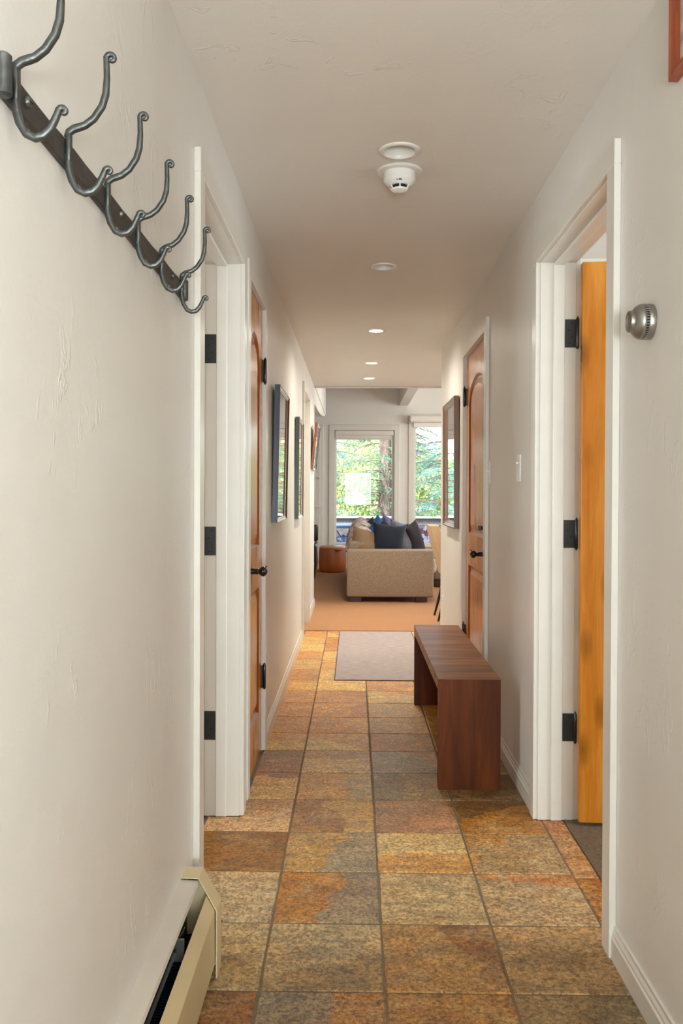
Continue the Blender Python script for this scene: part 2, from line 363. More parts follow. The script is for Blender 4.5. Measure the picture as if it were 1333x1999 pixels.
def obj(name, mb, mat, parent=None, base=None, smooth=False, xf=None):
    """one mesh object; vertices are given in scene metres, base = its origin"""
    if base is None: base = parent['_o'] if parent is not None and '_o' in parent else None
    if base is None:
        zs = mb.v; base = (sum(v[0] for v in zs)/len(zs), sum(v[1] for v in zs)/len(zs), min(v[2] for v in zs))
    B = Vector(base)
    me = bpy.data.meshes.new(name)
    me.from_pydata([Vector(v)-B for v in mb.v], [], mb.f)
    mats = mat if isinstance(mat, (list, tuple)) else [mat]
    for m_ in mats: me.materials.append(m_)
    if len(mats) > 1:
        for p, i in zip(me.polygons, mb.mi): p.material_index = i
    b = bmesh.new(); b.from_mesh(me); bmesh.ops.recalc_face_normals(b, faces=b.faces); b.to_mesh(me); b.free()
    if smooth:
        try: me.shade_smooth()
        except Exception: pass
        for p in me.polygons: p.use_smooth = True
        if smooth is not True:
            b = bmesh.new(); b.from_mesh(me)
            for e in b.edges:
                if len(e.link_faces) == 2 and e.calc_face_angle(0) > math.radians(smooth): e.smooth = False
            b.to_mesh(me); b.free()
    o = bpy.data.objects.new(name, me); COL.objects.link(o)
    if parent is not None:
        o.parent = parent; pb = Vector(parent['_o']); o.location = B-pb
    else: o.location = B
    o['_o'] = tuple(B)
    return o
def tag(o, label, cat, group=None):
    o['label'] = label; o['category'] = cat
    if group: o['group'] = group
    return o
def thing(name, label, cat, loc, group=None):
    o = bpy.data.objects.new(name, None); COL.objects.link(o); o.location = loc; o['_o'] = tuple(loc); o.empty_display_size = 0.05
    return tag(o, label, cat, group)
def struct(name, mb, mat, parent=None, **k):
    o = obj(name, mb, mat, parent, **k)
    if parent is None: o['kind'] = 'structure'
    return o
def sroot(name, loc):
    o = bpy.data.objects.new(name, None); COL.objects.link(o); o.location = loc; o['_o'] = tuple(loc); o['kind'] = 'structure'; o.empty_display_size = 0.05
    return o

def inset(pts, d, cx, cz, ):
    n = len(pts); out = []
    for i in range(n):
        p0, p1, p2 = Vector(pts[i-1]), Vector(pts[i]), Vector(pts[(i+1) % n])
        e1 = (p1-p0); e2 = (p2-p1)
        if e1.length < 1e-6: e1 = e2
        if e2.length < 1e-6: e2 = e1
        e1.normalize(); e2.normalize()
        n1 = Vector((-e1.y, e1.x)); n2 = Vector((-e2.y, e2.x)); nn = (n1+n2)
        if nn.length < 1e-4: nn = n1
        nn.normalize(); k = d/max(0.35, nn.dot(n1)); out.append((p1.x+nn.x*k, p1.y+nn.y*k))
    return out

# ------------------------------------------------------------------ hall shell
XL, XR, H, TH = -0.431, 0.691, 2.352, 0.13
HB, HE = -1.8, 8.83           # hall back and end of the lowered ceiling
def wall_x(name, x0, x1, y0, y1, z1, openings, mat=None):
    """wall running along Y with door openings (ya, yb, ztop)"""
    m = MB(); y = y0
    for a, b, zt in sorted(openings):
        m.box(x0, x1, y, a, 0, z1); m.box(x0, x1, a, b, zt, z1); y = b
    m.box(x0, x1, y, y1, 0, z1)
    return struct(name, m, mat or M['wall'])
D1 = (2.28, 3.098, 2.075); D2 = (3.325, 3.89, 2.075); D5 = (6.90, 7.72, 2.075)
D3 = (2.238, 3.09, 2.077); D4 = (4.335, 5.15, 2.06)
J = 0.018
grow = lambda d: (d[0]-J, d[1]+J, d[2]+J)
wall_x('wall_left', XL-TH, XL, HB, 8.9, H+0.06, [grow(D1), grow(D2), grow(D5)])
wall_x('wall_right', XR, XR+TH, HB, 6.6, H+0.06, [grow(D3), grow(D4)])
struct('wall_back', MB().box(XL-TH, XR+TH, HB-0.1, HB, 0, H+0.06), M['wall'])
# ceiling with round holes for the recessed lamps
LX = 0.145
LAMPS = [(LX, 2.746, 0.068, 0), (LX-0.001, 4.143, 0.064, 0), (0.148, 5.771, 0.062, 1), (0.145, 7.198, 0.062, 1), (0.140, 8.16, 0.062, 1)]
def ceiling():
    m = MB(); x0, x1 = XL, XR; y = HB; Z = H; c = 0.085
    for lx, ly, r, _ in LAMPS:
        def q(a, b, p, d): m.add([(a, p, Z), (b, p, Z), (b, d, Z), (a, d, Z)], [(0, 3, 2, 1)])
        q(x0, x1, y, ly-c); q(x0, lx-c, ly-c, ly+c); q(lx+c, x1, ly-c, ly+c)
        n = 32; sq = []; ci = []
        for k in range(n):
            a = 2*PI*(k+0.5)/n; ca, sa = math.cos(a), math.sin(a); s_ = c/max(abs(ca), abs(sa))
            sq.append((lx+ca*s_, ly+sa*s_, Z)); ci.append((lx+ca*r*0.80, ly+sa*r*0.80, Z))
        m.add(sq+ci, [(k, (k+1) % n, n+(k+1) % n, n+k) for k in range(n)])
        for sx in (-1, 1):
            for sy in (-1, 1):
                ks = [k for k in range(n) if sq[k][0]*1 == sq[k][0]]
                pass
        # close the four corners left by the octagon sampling
        for qd in range(4):
            k = [i for i in range(n)][qd*8+3]; k2 = (k+1) % n
            cx = lx+c*(1 if sq[k][0] > lx else -1); cy = ly+c*(1 if sq[k][1] > ly else -1)
            m.add([sq[k], (cx, cy, Z), sq[k2]], [(0, 1, 2)])
        y = ly+c
    m.add([(x0, y, Z), (x1, y, Z), (x1, HE, Z), (x0, HE, Z)], [(0, 3, 2, 1)])
    # the part over the widened right side, the upper skin and the end face
    m.add([(XR, 6.6, Z), (4.6, 6.6, Z), (4.6, HE, Z), (XR, HE, Z)], [(0, 3, 2, 1)])
    m.box(XL, 4.6, HE-0.01, HE, Z, 3.15); m.box(XL-TH, XR+TH, HB, HE, H+0.16, H+0.2)
    return struct('ceiling', m, M['ceil'])
ceiling()
struct('trim_ceiling', MB().box(XL+0.002, 4.55, HE-0.001, HE+0.02, H-0.012, H+0.05), M['trim'])

# floor: grout bed with every stone a tile of its own
FL = sroot('floor', (0.13, 3, 0))
FL['label'] = 'hall floor of golden and brown slate tiles'
obj('grout_bed', MB().box(XL-0.125, XR+0.095, HB, 7.285, -0.03, -0.0026), M['grout'], FL)
rnd = random.Random(5)
ROWS = {0: 2.009, 1: 2.330, 2: 2.648, 3: 2.960, 4: 3.277, 5: 3.595, 6: 3.898, 7: 4.183, 8: 4.482, 9: 4.790, 10: 5.079, 11: 5.365, 12: 5.69, 13: 6.015, 14: 6.338, 15: 6.66, 16: 6.985, 17: 7.283}
for k in range(1, 14): ROWS[-k] = 2.009-0.3125*k
CA, CB, CC, CDd = -0.230, 0.081, 0.391, 0.704
# (tone a, tone b or None, (dirx, diry, offset))
T = {
 (-1, 0): ((150, 100, 52), (110, 92, 72), (0, -6, -0.3)), (-1, 1): ((140, 122, 102), (160, 108, 52), (7, 0, -0.35)), (-1, 2): ((160, 116, 62), (176, 150, 104), (4, -5, -0.5)), (-1, 3): ((142, 116, 80), (116, 96, 66), (5, 0, -0.1)),
 (0, 0): ((168, 138, 96), (186, 160, 120), (4, 5, -0.2)), (0, 1): ((176, 150, 114), (150, 122, 84), (2, -6, -0.2)), (0, 2): ((168, 126, 72), (136, 92, 48), (5, 3, -0.3)), (0, 3): ((158, 128, 90), (182, 142, 98), (0, 7, -0.6)),  # last stone: doorway light painted along its far edge as tone b
 (1, 0): ((182, 154, 120), None, 0), (1, 1): ((170, 114, 44), (138, 119, 100), (7, -2, -0.1)), (1, 2): ((176, 148, 108), None, 0), (1, 3): ((176, 146, 112), (178, 112, 52), (2, 6, -0.65)),
 (2, 0): ((148, 98, 32), (134, 88, 28), (3, 3, -0.3)), (2, 1): ((176, 132, 70), (146, 127, 102), (8, -2, -0.1)), (2, 2): ((200, 166, 112), (190, 138, 72), (0, -7, -0.3)), (2, 3): ((172, 138, 98), (182, 128, 66), (-6, 3, -0.6)),
 (3, 0): ((204, 158, 114), (188, 138, 92), (0, 5, -0.2)), (3, 1): ((150, 102, 54), (188, 144, 82), (6, 2, -0.1)), (3, 2): ((156, 112, 78), (178, 126, 88), (4, -4, -0.2)), (3, 3): ((176, 118, 48), (122, 86, 44), (-3, 6, -0.3)),
 (4, 0): ((206, 162, 100), (146, 100, 50), (0, 4, -0.35)), (4, 1): ((190, 140, 80), (180, 148, 100), (6, 0, -0.3)), (4, 2): ((152, 118, 76), (128, 104, 74), (-6, 0, -0.2)), (4, 3): ((126, 92, 56), None, 0),
 (5, 0): ((158, 112, 64), (142, 102, 60), (0, 5, -0.2)), (5, 1): ((206, 168, 116), (174, 134, 84), (0, 6, -0.2)), (5, 2): ((158, 134, 108), (176, 130, 84), (6, 5, -0.6)), (5, 3): ((150, 112, 70), None, 0),
 (6, 0): ((198, 164, 116), (196, 138, 70), (0, 8, -0.1)), (6, 1): ((196, 148, 94), (204, 180, 140), (-4, -6, -0.2)), (6, 2): ((166, 120, 80), None, 0), (6, 3): ((190, 150, 96), None, 0),
 (7, 0): ((194, 138, 72), None, 0), (7, 1): ((192, 138, 84), (200, 150, 96), (4, 0, -0.3)), (7, 2): ((180, 140, 96), None, 0), (7, 3): ((196, 156, 104), None, 0),
 (8, 0): ((196, 138, 72), None, 0), (8, 1): ((202, 152, 92), (182, 124, 66), (4, 0, -0.3)), (8, 2): ((186, 148, 102), None, 0), (8, 3): ((198, 152, 90), None, 0),
 (9, 0): ((206, 148, 84), None, 0), (9, 1): ((194, 138, 78), (170, 116, 60), (3, 3, -0.3)), (9, 2): ((206, 176, 136), (200, 150, 92), (3, 5, -0.3)), (9, 3): ((204, 160, 100), None, 0),
 (10, 0): ((214, 168, 106), None, 0), (10, 1): ((222, 186, 126), None, 0), (10, 2): ((198, 144, 88), (214, 170, 110), (4, 0, -0.3)), (10, 3): ((206, 164, 108), None, 0),
}
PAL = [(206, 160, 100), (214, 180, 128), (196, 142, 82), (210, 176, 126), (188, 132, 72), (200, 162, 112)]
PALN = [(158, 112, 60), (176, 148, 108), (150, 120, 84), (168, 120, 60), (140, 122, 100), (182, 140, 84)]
GAP = 0.0028
def tile_poly(P, spec):
    """one stone with the plan outline P (counter-clockwise), its edges a little uneven"""
    q = inset(P, GAP, 0, 0); pts = []
    j = lambda a=0.0016: rnd.uniform(-a, a)
    for a, b in zip(q, q[1:]+q[:1]):
        pts.append((a[0]+j(), a[1]+j()))
        if math.hypot(b[0]-a[0], b[1]-a[1]) > 0.15:
            for f in (0.3, 0.7): pts.append((a[0]+(b[0]-a[0])*f+j(0.001), a[1]+(b[1]-a[1])*f+j(0.001)))
    ins = inset(pts, 0.0032, 0, 0); zz = rnd.uniform(-0.0012, 0.0006); n = len(pts); m = MB()
    m.loft([[(p[0], p[1], -0.012) for p in pts], [(p[0], p[1], zz-0.0028) for p in pts], [(p[0], p[1], zz) for p in ins]], False, False)
    m.add([(p[0], p[1], zz) for p in ins], [tuple(t) for t in tessellate_polygon([[Vector((p[0], p[1], 0)) for p in ins]])])
    xs = [p[0] for p in P]; ys = [p[1] for p in P]
    o = obj('slate_tile', m, M['slate'], FL, base=((min(xs)+max(xs))/2, (min(ys)+max(ys))/2, -0.005))
    a, b, v = spec
    o['tone_a'] = srgb(*a)[:3]; o['tone_b'] = srgb(*(b or a))[:3]; o['veer'] = (float(v[0]), float(v[1]), float(v[2])) if b else (0.0, 0.0, -2.0)
def tile(x0, x1, y0, y1, spec): tile_poly([(x0, y0), (x1, y0), (x1, y1), (x0, y1)], spec)
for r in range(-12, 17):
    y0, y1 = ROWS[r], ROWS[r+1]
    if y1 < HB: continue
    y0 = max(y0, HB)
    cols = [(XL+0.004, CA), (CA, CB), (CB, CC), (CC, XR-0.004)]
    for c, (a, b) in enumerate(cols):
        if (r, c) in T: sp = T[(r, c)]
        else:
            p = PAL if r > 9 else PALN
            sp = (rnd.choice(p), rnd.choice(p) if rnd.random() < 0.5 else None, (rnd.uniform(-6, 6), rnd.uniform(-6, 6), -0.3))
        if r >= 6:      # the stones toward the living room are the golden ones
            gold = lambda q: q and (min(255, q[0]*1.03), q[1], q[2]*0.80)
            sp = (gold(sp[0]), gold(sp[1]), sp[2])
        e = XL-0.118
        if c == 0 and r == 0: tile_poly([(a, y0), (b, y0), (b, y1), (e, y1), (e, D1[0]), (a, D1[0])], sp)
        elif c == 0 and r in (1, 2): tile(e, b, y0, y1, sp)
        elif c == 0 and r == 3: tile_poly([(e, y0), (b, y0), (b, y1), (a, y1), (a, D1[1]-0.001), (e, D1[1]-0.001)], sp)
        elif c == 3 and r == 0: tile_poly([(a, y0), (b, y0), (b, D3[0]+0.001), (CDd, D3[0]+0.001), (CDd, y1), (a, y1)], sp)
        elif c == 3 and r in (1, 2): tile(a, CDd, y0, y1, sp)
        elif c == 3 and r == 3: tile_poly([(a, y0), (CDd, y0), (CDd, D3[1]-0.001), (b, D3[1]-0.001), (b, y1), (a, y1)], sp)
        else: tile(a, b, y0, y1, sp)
for (ya, yb), sp in zip(((D3[0]+0.003, 2.330), (2.330, 2.625), (2.625, D3[1]-0.002)), (((150, 98, 48), None, 0), ((180, 122, 62), (166, 100, 40), (3, 3, -0.3)), ((190, 138, 92), (176, 120, 76), (0, 4, -0.3)))):
    tile(CDd, 0.786, ya, yb, sp)

# door casings, jambs, stops
def casing(m, side, d, w=0.065, t=0.018, top=0.065, x=None):
    """flat boards on the hall face. side -1 = left wall, +1 = right wall"""
    xw = (XL if side < 0 else XR) if x is None else x; xf = xw-side*t
    a, b, z = d[0]-0.004, d[1]+0.004, d[2]+0.004
    m.cbox(xw, xf, a-w, a, 0, z, 0.0015); m.cbox(xw, xf, b, b+w, 0, z, 0.0015); m.cbox(xw, xf, a-w, b+w, z, z+top, 0.0015)
    return m
def jamb(side, d, stop=(0.045, 0.087), t=TH):
    xw = XL if side < 0 else XR; m = MB(); a, b, z = d; o = side
    x0, x1 = xw-o*0.001, xw+o*t
    m.box(x0, x1, a-J, a, 0, z+J); m.box(x0, x1, b, b+J, 0, z+J); m.box(x0, x1, a, b, z, z+J)
    if stop:
        s0, s1 = xw+o*stop[0], xw+o*stop[1]
        m.cbox(s0, s1, a, a+0.011, 0, z, 0.003); m.cbox(s0, s1, b-0.011, b, 0, z, 0.003); m.cbox(s0, s1, a+0.011, b-0.011, z-0.011, z, 0.003)
    return m
def door_root(n, side, d):
    xw = XL if side < 0 else XR
    return sroot('door_%d' % n, (xw, (d[0]+d[1])/2, 0))
def hinge(root, x, y, z, w, hh, screws=True, ny=-1, kx=None):
    """leaf lying on a jamb plane that faces -Y"""
    m = MB().cbox(x, x+w, y-0.0035, y, z-hh/2, z+hh/2, 0.0008)
    h = obj('hinge', m, M['hinge'], root)
    if kx is not None:
        k = MB().lathe([(0.0, -hh/2-0.008), (0.003, -hh/2-0.006), (0.0065, -hh/2), (0.0065, hh/2), (0.003, hh/2+0.006), (0.0, hh/2+0.012)], (kx, y-0.010, z), n=12)
        obj('hinge_knuckle', k, M['black'], h, smooth=40)
    if screws:
        for i, (fx, fz) in enumerate(((0.66, 0.36), (0.36, 0.12), (0.66, -0.12), (0.4, -0.36))):
            obj('screw', MB().lathe([(0.0045, 0), (0.004, 0.0012), (0.0, 0.0014)], (x+w*fx, y-0.0035, z+hh*fz), 'Y', 8, sgn=-1), M['screw'], h)
    return h

def arch_outline(a, b, z0, zs, zt, n=14):
    """rectangle with a segmental arch top (a..b horizontally, zs spring, zt crown)"""
    pts = [(a, z0), (b, z0)]
    for k in range(n+1):
        u = k/n; s_ = b+(a-b)*u; t_ = 2*u-1
        pts.append((s_, zs+(zt-zs)*math.sqrt(max(0, 1-t_*t_))**0.9))
    return pts
def panel_door(root, a, b, z0, z1, xf, side, th=0.035, arch=True):
    """door leaf in a plane x = xf facing the hall; stiles, rails and raised panels"""
    st = 0.105; o = side   # body goes to +side
    slab = MB(); X0, X1 = xf, xf+o*th
    za, zb, zc, zs, zt = z0+0.20, z0+0.78, z0+0.97, z1-0.29, z1-0.15
    def pr(pts): slab.prism(pts, X0, X1, 'X')
    pr([(a, z0), (a+st, z0), (a+st, z1), (a, z1)]); pr([(b-st, z0), (b, z0), (b, z1), (b-st, z1)])
    pr([(a+st, z0), (b-st, z0), (b-st, za), (a+st, za)]); pr([(a+st, zb), (b-st, zb), (b-st, zc), (a+st, zc)])
    up = arch_outline(a+st, b-st, zc, zs, zt); top = up[2:]
    pr([(b-st, z1), (a+st, z1)]+[(p[0], p[1]) for p in reversed(top)])
    s = obj('door_slab', slab, M['alder'], root)
    lo = [(a+st, za), (b-st, za), (b-st, zb), (a+st, zb)]
    for out in (up, lo):
        m = MB(); n = len(out); i0 = out; i1 = inset(out, 0.014, 0, 0); i2 = inset(out, 0.024, 0, 0); i3 = inset(out, 0.055, 0, 0)
        R = lambda pts, x: [(x, p[0], p[1]) for p in pts]
        xs = [xf+o*0.0, xf+o*0.013, xf+o*0.013, xf+o*0.003]
        m2 = MB(); m2.loft([R(i0, xs[0]), R(i1, xs[1])], False, False); obj('panel_moulding', m2, M['alder_dark'], s)
        m.loft([R(i1, xs[1]), R(i2, xs[2]), R(i3, xs[3])], False, False)
        tri = tessellate_polygon([[Vector((p[0], p[1], 0)) for p in i3]]); m.add(R(i3, xs[3]), [tuple(t) for t in tri])
        back = xf+o*(th-0.01); m.add(R(out, back), [tuple(t) for t in tessellate_polygon([[Vector((p[0], p[1], 0)) for p in out]])])
        obj('door_panel', m, M['alder'], s)
    return s
def lever(root, x, y, z, side, dirn):
    """round rose, neck and ball-ended lever; side: wall side, neck goes into the hall"""
    o = -side
    h = obj('handle', MB().lathe([(0.028, 0), (0.028, 0.004), (0.020, 0.008), (0.013, 0.010), (0.011, 0.032), (0.013, 0.038), (0.010, 0.044), (0.016, 0.049), (0.021, 0.058), (0.020, 0.066), (0.013, 0.074), (0.005, 0.078), (0.0, 0.0785)], (x, y, z), 'X', 20, sgn=o), M['black'], root, smooth=40)
    # tall oval backplate
    prof = [(y+0.022*math.cos(t)*1.0, z+0.058*math.sin(t)) for t in [2*PI*k/24 for k in range(24)]]
    obj('backplate', MB().loft([[(x, p[0], p[1]) for p in prof], [(x+o*0.004, y+(p[0]-y)*0.95, z+(p[1]-z)*0.97) for p in prof], [(x+o*0.007, y+(p[0]-y)*0.6, z+(p[1]-z)*0.8) for p in prof]]), M['black'], h, smooth=50)
    pts = [(x+o*(0.066+0.012*u), y+dirn*0.004*u, z+0.010+0.020*u-0.006*u*u) for u in [k/5 for k in range(6)]]
    obj('finial', MB().tube(pts, [0.004, 0.0038, 0.0033, 0.0028, 0.002, 0.001], 8), M['black'], h, smooth=50)
    return h

# door_1: open doorway near left
r1 = door_root(1, -1, D1); obj('jamb', jamb(-1, D1), M['trim'], r1)
c_ = obj('casing', casing(MB(), -1, D1), M['trim'], r1)
for z in (1.758, 1.037, 0.342): hinge(r1, XL-0.134+0.002, D1[1], z, 0.044, 0.108, kx=XL-0.137)
m = MB().cbox(-1.36, XL-0.145, D1[1]-0.052, D1[1]-0.017, 0.012, 2.06, 0.002); obj('door_slab', m, M['alder'], r1)
obj('casing', MB().cbox(XL-TH, XL-TH-0.018, D1[1]+0.004, D1[1]+0.07, 0, 2.14, 0.002).cbox(XL-TH, XL-TH-0.018, D1[0]-0.07, D1[0]-0.004, 0, 2.14, 0.002), M['trim'], r1)
# door_2: closed arched door, left
r2 = door_root(2, -1, D2); obj('jamb', jamb(-1, D2, None), M['trim'], r2); obj('casing', casing(MB(), -1, D2, t=0.015), M['trim'], r2)
panel_door(r2, D2[0]+0.003, D2[1]-0.003, 0.008, 2.068, XL-0.004, -1)
lever(r2, XL-0.003, 3.392, 0.895, -1, 1)
for z in (1.79, 0.353):
    k = MB().lathe([(0.0, -0.064), (0.004, -0.06), (0.0075, -0.053), (0.0075, 0.053), (0.004, 0.06), (0.0, 0.066)], (XL+0.010, D2[1]-0.003, z), n=12)
    h = obj('hinge', k, M['black'], r2, smooth=40)
    obj('hinge_leaf', MB().cbox(XL-0.003, XL+0.004, D2[1]-0.02, D2[1]-0.001, z-0.052, z+0.052, 0.001), M['hinge'], h)
# door_3: open doorway near right with an alder door swung into the room
r3 = door_root(3, 1, D3); obj('jamb', jamb(1, D3), M['trim'], r3); obj('casing', casing(MB(), 1, D3), M['trim'], r3)
for z in (1.815, 1.07, 0.348): hinge(r3, XR+0.0885, D3[1], z, 0.041, 0.104, kx=XR+0.134)
m = MB(); ang = math.radians(-3.5); px, py = XR+0.141, D3[1]-0.018
ca, sa = math.cos(ang), math.sin(ang)
mm = MB().cbox(0, 0.105, -0.036, 0, 0.012, 2.066, 0.002)
rot = lambda vs: [(px+v[0]*ca-v[1]*sa, py+v[0]*sa+v[1]*ca, v[2]) for v in vs]
mm.v = rot(mm.v)
ds = obj('door_slab', mm, M['alder'], r3)
m2 = MB()
for zz0, zz1 in ((0.012, 0.21), (0.79, 0.98), (1.88, 2.066)): m2.cbox(0.105, 0.70, -0.036, 0, zz0, zz1, 0.002)
m2.cbox(0.70, 0.815, -0.036, 0, 0.012, 2.066, 0.002); m2.v = rot(m2.v); obj('door_rail', m2, M['alder'], ds)
for zz0, zz1 in ((0.21, 0.79), (0.98, 1.88)):
    m3 = MB().box(0.105, 0.70, -0.024, -0.012, zz0, zz1).rbox(0.15, 0.655, -0.034, -0.002, zz0+0.045, zz1-0.045, 0.008, 1); m3.v = rot(m3.v); obj('door_panel', m3, M['alder'], ds)
obj('casing', MB().cbox(XR+TH, XR+TH+0.018, D3[1]+0.004, D3[1]+0.07, 0, 2.14, 0.002).cbox(XR+TH, XR+TH+0.018, D3[0]-0.07, D3[0]-0.004, 0, 2.14, 0.002), M['trim'], r3)
# door_4: closed arched door, right
r4 = door_root(4, 1, D4); obj('jamb', jamb(1, D4, None), M['trim'], r4); obj('casing', casing(MB(), 1, D4), M['trim'], r4)
panel_door(r4, D4[0]+0.003, D4[1]-0.003, 0.008, 2.052, XR+0.006, 1)
lever(r4, XR+0.006, 4.42, 0.895, 1, 1)
obj('deadbolt', MB().lathe([(0.030, 0), (0.030, 0.006), (0.024, 0.012), (0.010, 0.013), (0.010, 0.02), (0.0, 0.021)], (XR+0.006, 4.42, 1.035), 'X', 20, sgn=-1).cbox(XR-0.03, XR-0.010, 4.417, 4.423, 1.022, 1.048, 0.001), M['black'], r4, smooth=40)
for z in (1.815, 0.353):
    k = MB().lathe([(0.0, -0.062), (0.004, -0.058), (0.0075, -0.053), (0.0075, 0.053), (0.004, 0.06), (0.005, 0.067), (0.0, 0.071)], (XR-0.010, D4[1]-0.003, z), n=12)
    h = obj('hinge', k, M['black'], r4, smooth=40)
    obj('hinge_leaf', MB().cbox(XR+0.006, XR-0.004, D4[1]-0.022, D4[1]-0.001, z-0.052, z+0.052, 0.001), M['hinge'], h)
# door_5: white painted closet door at the far left
r5 = door_root(5, -1, D5); obj('jamb', jamb(-1, D5, None), M['trim'], r5); obj('casing', casing(MB(), -1, D5), M['trim'], r5)
s5 = obj('door_slab', MB().cbox(XL-0.075, XL-0.04, D5[0]+0.003, D5[1]-0.003, 0.01, 2.068, 0.002), M['trim'], r5)
for zz0, zz1 in ((0.22, 0.9), (1.05, 1.93)): obj('door_panel', MB().rbox(XL-0.045, XL-0.034, D5[0]+0.12, D5[1]-0.12, zz0, zz1, 0.006, 1), M['trim'], s5)

# baseboards
def base_profile(side, y0, y1, m, h=0.085, t=0.013):
    x = XL if side < 0 else XR; o = -side
    pts = [(x, 0), (x+o*t, 0), (x+o*t, h*0.66), (x+o*t*0.75, h*0.72), (x+o*t*0.75, h*0.80), (x+o*t*0.45, h*0.90), (x+o*t*0.4, h), (x, h)]
    return m.prism(pts, y0, y1, 'Y')
m = MB(); base_profile(-1, HB, 0.2, m); base_profile(-1, D2[1]+0.065, D5[0]-0.066, m); base_profile(-1, D5[1]+0.066, 8.9, m); base_profile(-1, D1[1]+0.066, D2[0]-0.066, m, t=0.010)
struct('baseboard_left', m, M['trim'])
m = MB(); base_profile(1, HB, D3[0]-0.066, m); base_profile(1, D3[1]+0.066, D4[0]-0.066, m); base_profile(1, D4[1]+0.066, 6.6, m)
struct('baseboard_right', m, M['trim'])

# ------------------------------------------------------------------ side rooms
def room(name, x0, x1, y0, y1, open_side, carpet_mat):
    m = MB(); zt = 2.42; e = 0.08
    if open_side > 0: m.box(x0-e, x0, y0, y1, 0, zt)
    else: m.box(x1, x1+e, y0, y1, 0, zt)
    m.box(x0, x1, y0-e, y0, 0, zt); m.box(x0, x1, y1, y1+e, 0, zt); m.box(x0, x1, y0, y1, zt, zt+e)
    struct(name, m, M['room_paint'])
    struct('floor', MB().box(x0, x1, y0, y1, -0.03, -0.002), carpet_mat)
room('wall_left_room', -3.2, XL-TH-0.001, 0.6, 3.22, 1, M['carpet_brown'])
room('wall_right_room', XR+TH+0.001, 3.5, 0.4, 4.25, -1, M['carpet_brown'])
struct('floor', MB().box(0.7865, XR+TH, D3[0], D3[1], -0.03, 0.001), M['carpet_brown'])

# ------------------------------------------------------------------ living room shell
YF = 13.3
struct('floor', MB().box(-3.6, 4.8, 7.285, YF, -0.03, 0.004).box(XR+TH, 4.8, 6.6, 7.285, -0.03, 0.004), M['carpet'])
W1 = (-0.322, 0.640, 0.387, 2.225); W2 = (0.955, 2.05, 0.387, 2.32)
def wall_y(name, y0, y1, x0, x1, z0, z1, ops):
    m = MB(); x = x0
    for a, b, c, d in ops:
        m.box(x, a, y0, y1, z0, z1); m.box(a, b, y0, y1, z0, c); m.box(a, b, y0, y1, d, z1); x = b
    m.box(x, x1, y0, y1, z0, z1); return struct(name, m, M['wall'])
wall_y('wall_far', YF, YF+0.15, -3.6, 4.8, 0, 3.15, [W1, W2])
struct('wall_living_left', MB().box(-3.7, -3.6, 8.9, YF, 0, 3.15).box(-3.6, XL-TH, 8.77, 8.9, 0, 3.15).box(XL-TH, XL, 8.83, 8.9, H+0.06, 3.15), M['wall'])
struct('wall_living_right', MB().box(4.8, 4.9, 6.5, YF, 0, 3.15).box(XR+TH, 4.8, 6.5, 6.6, 0, H+0.06), M['wall'])
struct('ceiling', MB().box(-3.6, 4.8, 8.83, YF, 3.15, 3.25), M['ceil'])
# beams: the split one at the left and a rafter right of centre
bm_ = thing('ceiling_beam', 'whitewashed timber beam high on the left, split along its length', 'beam', (-0.5, 11.0, 2.36))
obj('upper_board', MB().cbox(-0.62, -0.425, 8.92, 12.2, 2.37, 2.86, 0.006), M['beam'], bm_)
pts = [(8.92, 2.36), (8.92, 2.18)]+[(9.0+3.1*u, 2.18+0.16*u**2) for u in [k/8 for k in range(9)]]+[(12.15, 2.36)]
obj('lower_board', MB().prism(pts, -0.60, -0.432, 'X'), M['beam'], bm_)
tag(obj('ceiling_beam', MB().cbox(0.71, 0.86, 8.86, YF, 2.62, 3.15, 0.006), M['beam']), 'grey-white rafter end above the gap between the two windows', 'beam')

def window(n, w, shade_out):
    a, b, z0, z1 = w; y = YF
    r = sroot('window_%d' % n, ((a+b)/2, YF, z0))
    cw = 0.085
    m = MB().cbox(a-cw, a, y-0.02, y, z0-0.10, z1, 0.003).cbox(b, b+cw, y-0.02, y, z0-0.10, z1, 0.003).cbox(a-cw, b+cw, y-0.02, y, z1, z1+cw, 0.003).cbox(a-cw-0.01, b+cw+0.01, y-0.05, y, z0-0.035, z0, 0.004)
    obj('casing', m, M['trim'], r)
    f = 0.035
    m = MB().cbox(a, a+f, y+0.05, y+0.10, z0, z1, 0.004).cbox(b-f, b, y+0.05, y+0.10, z0, z1, 0.004).cbox(a+f, b-f, y+0.05, y+0.10, z0, z0+f, 0.004).cbox(a+f, b-f, y+0.05, y+0.10, z1-f, z1, 0.004)
    obj('window_frame', m, M['trim'], r)
    obj('glass', MB().box(a+f-0.005, b-f+0.005, y+0.072, y+0.078, z0+f-0.005, z1-f+0.005), M['glass'], r)
    return r
w1 = window(1, W1, 0); w2 = window(2, W2, 1)
t = thing('roller_shade', 'rolled white shade set inside the top of the left window', 'shade', (0.16, YF+0.02, 2.15))
obj('cassette', MB().rbox(W1[0]+0.01, W1[1]-0.01, YF-0.015, YF+0.045, 2.145, 2.222, 0.012, 2), M['shade'], t)
obj('shade_cloth', MB().box(W1[0]+0.03, W1[1]-0.03, YF+0.014, YF+0.018, 2.09, 2.15).cbox(W1[0]+0.03, W1[1]-0.03, YF+0.008, YF+0.022, 2.075, 2.092, 0.003), M['shade'], t)
t = thing('roller_shade', 'white shade cassette mounted over the top of the right window', 'shade', (1.5, YF-0.06, 2.35))
obj('cassette', MB().rbox(0.875, 2.15, YF-0.13, YF-0.022, 2.345, 2.455, 0.03, 3), M['shade'], t)
obj('bracket', MB().cbox(0.862, 0.875, YF-0.12, YF-0.022, 2.32, 2.45, 0.003), M['pewter'], t)
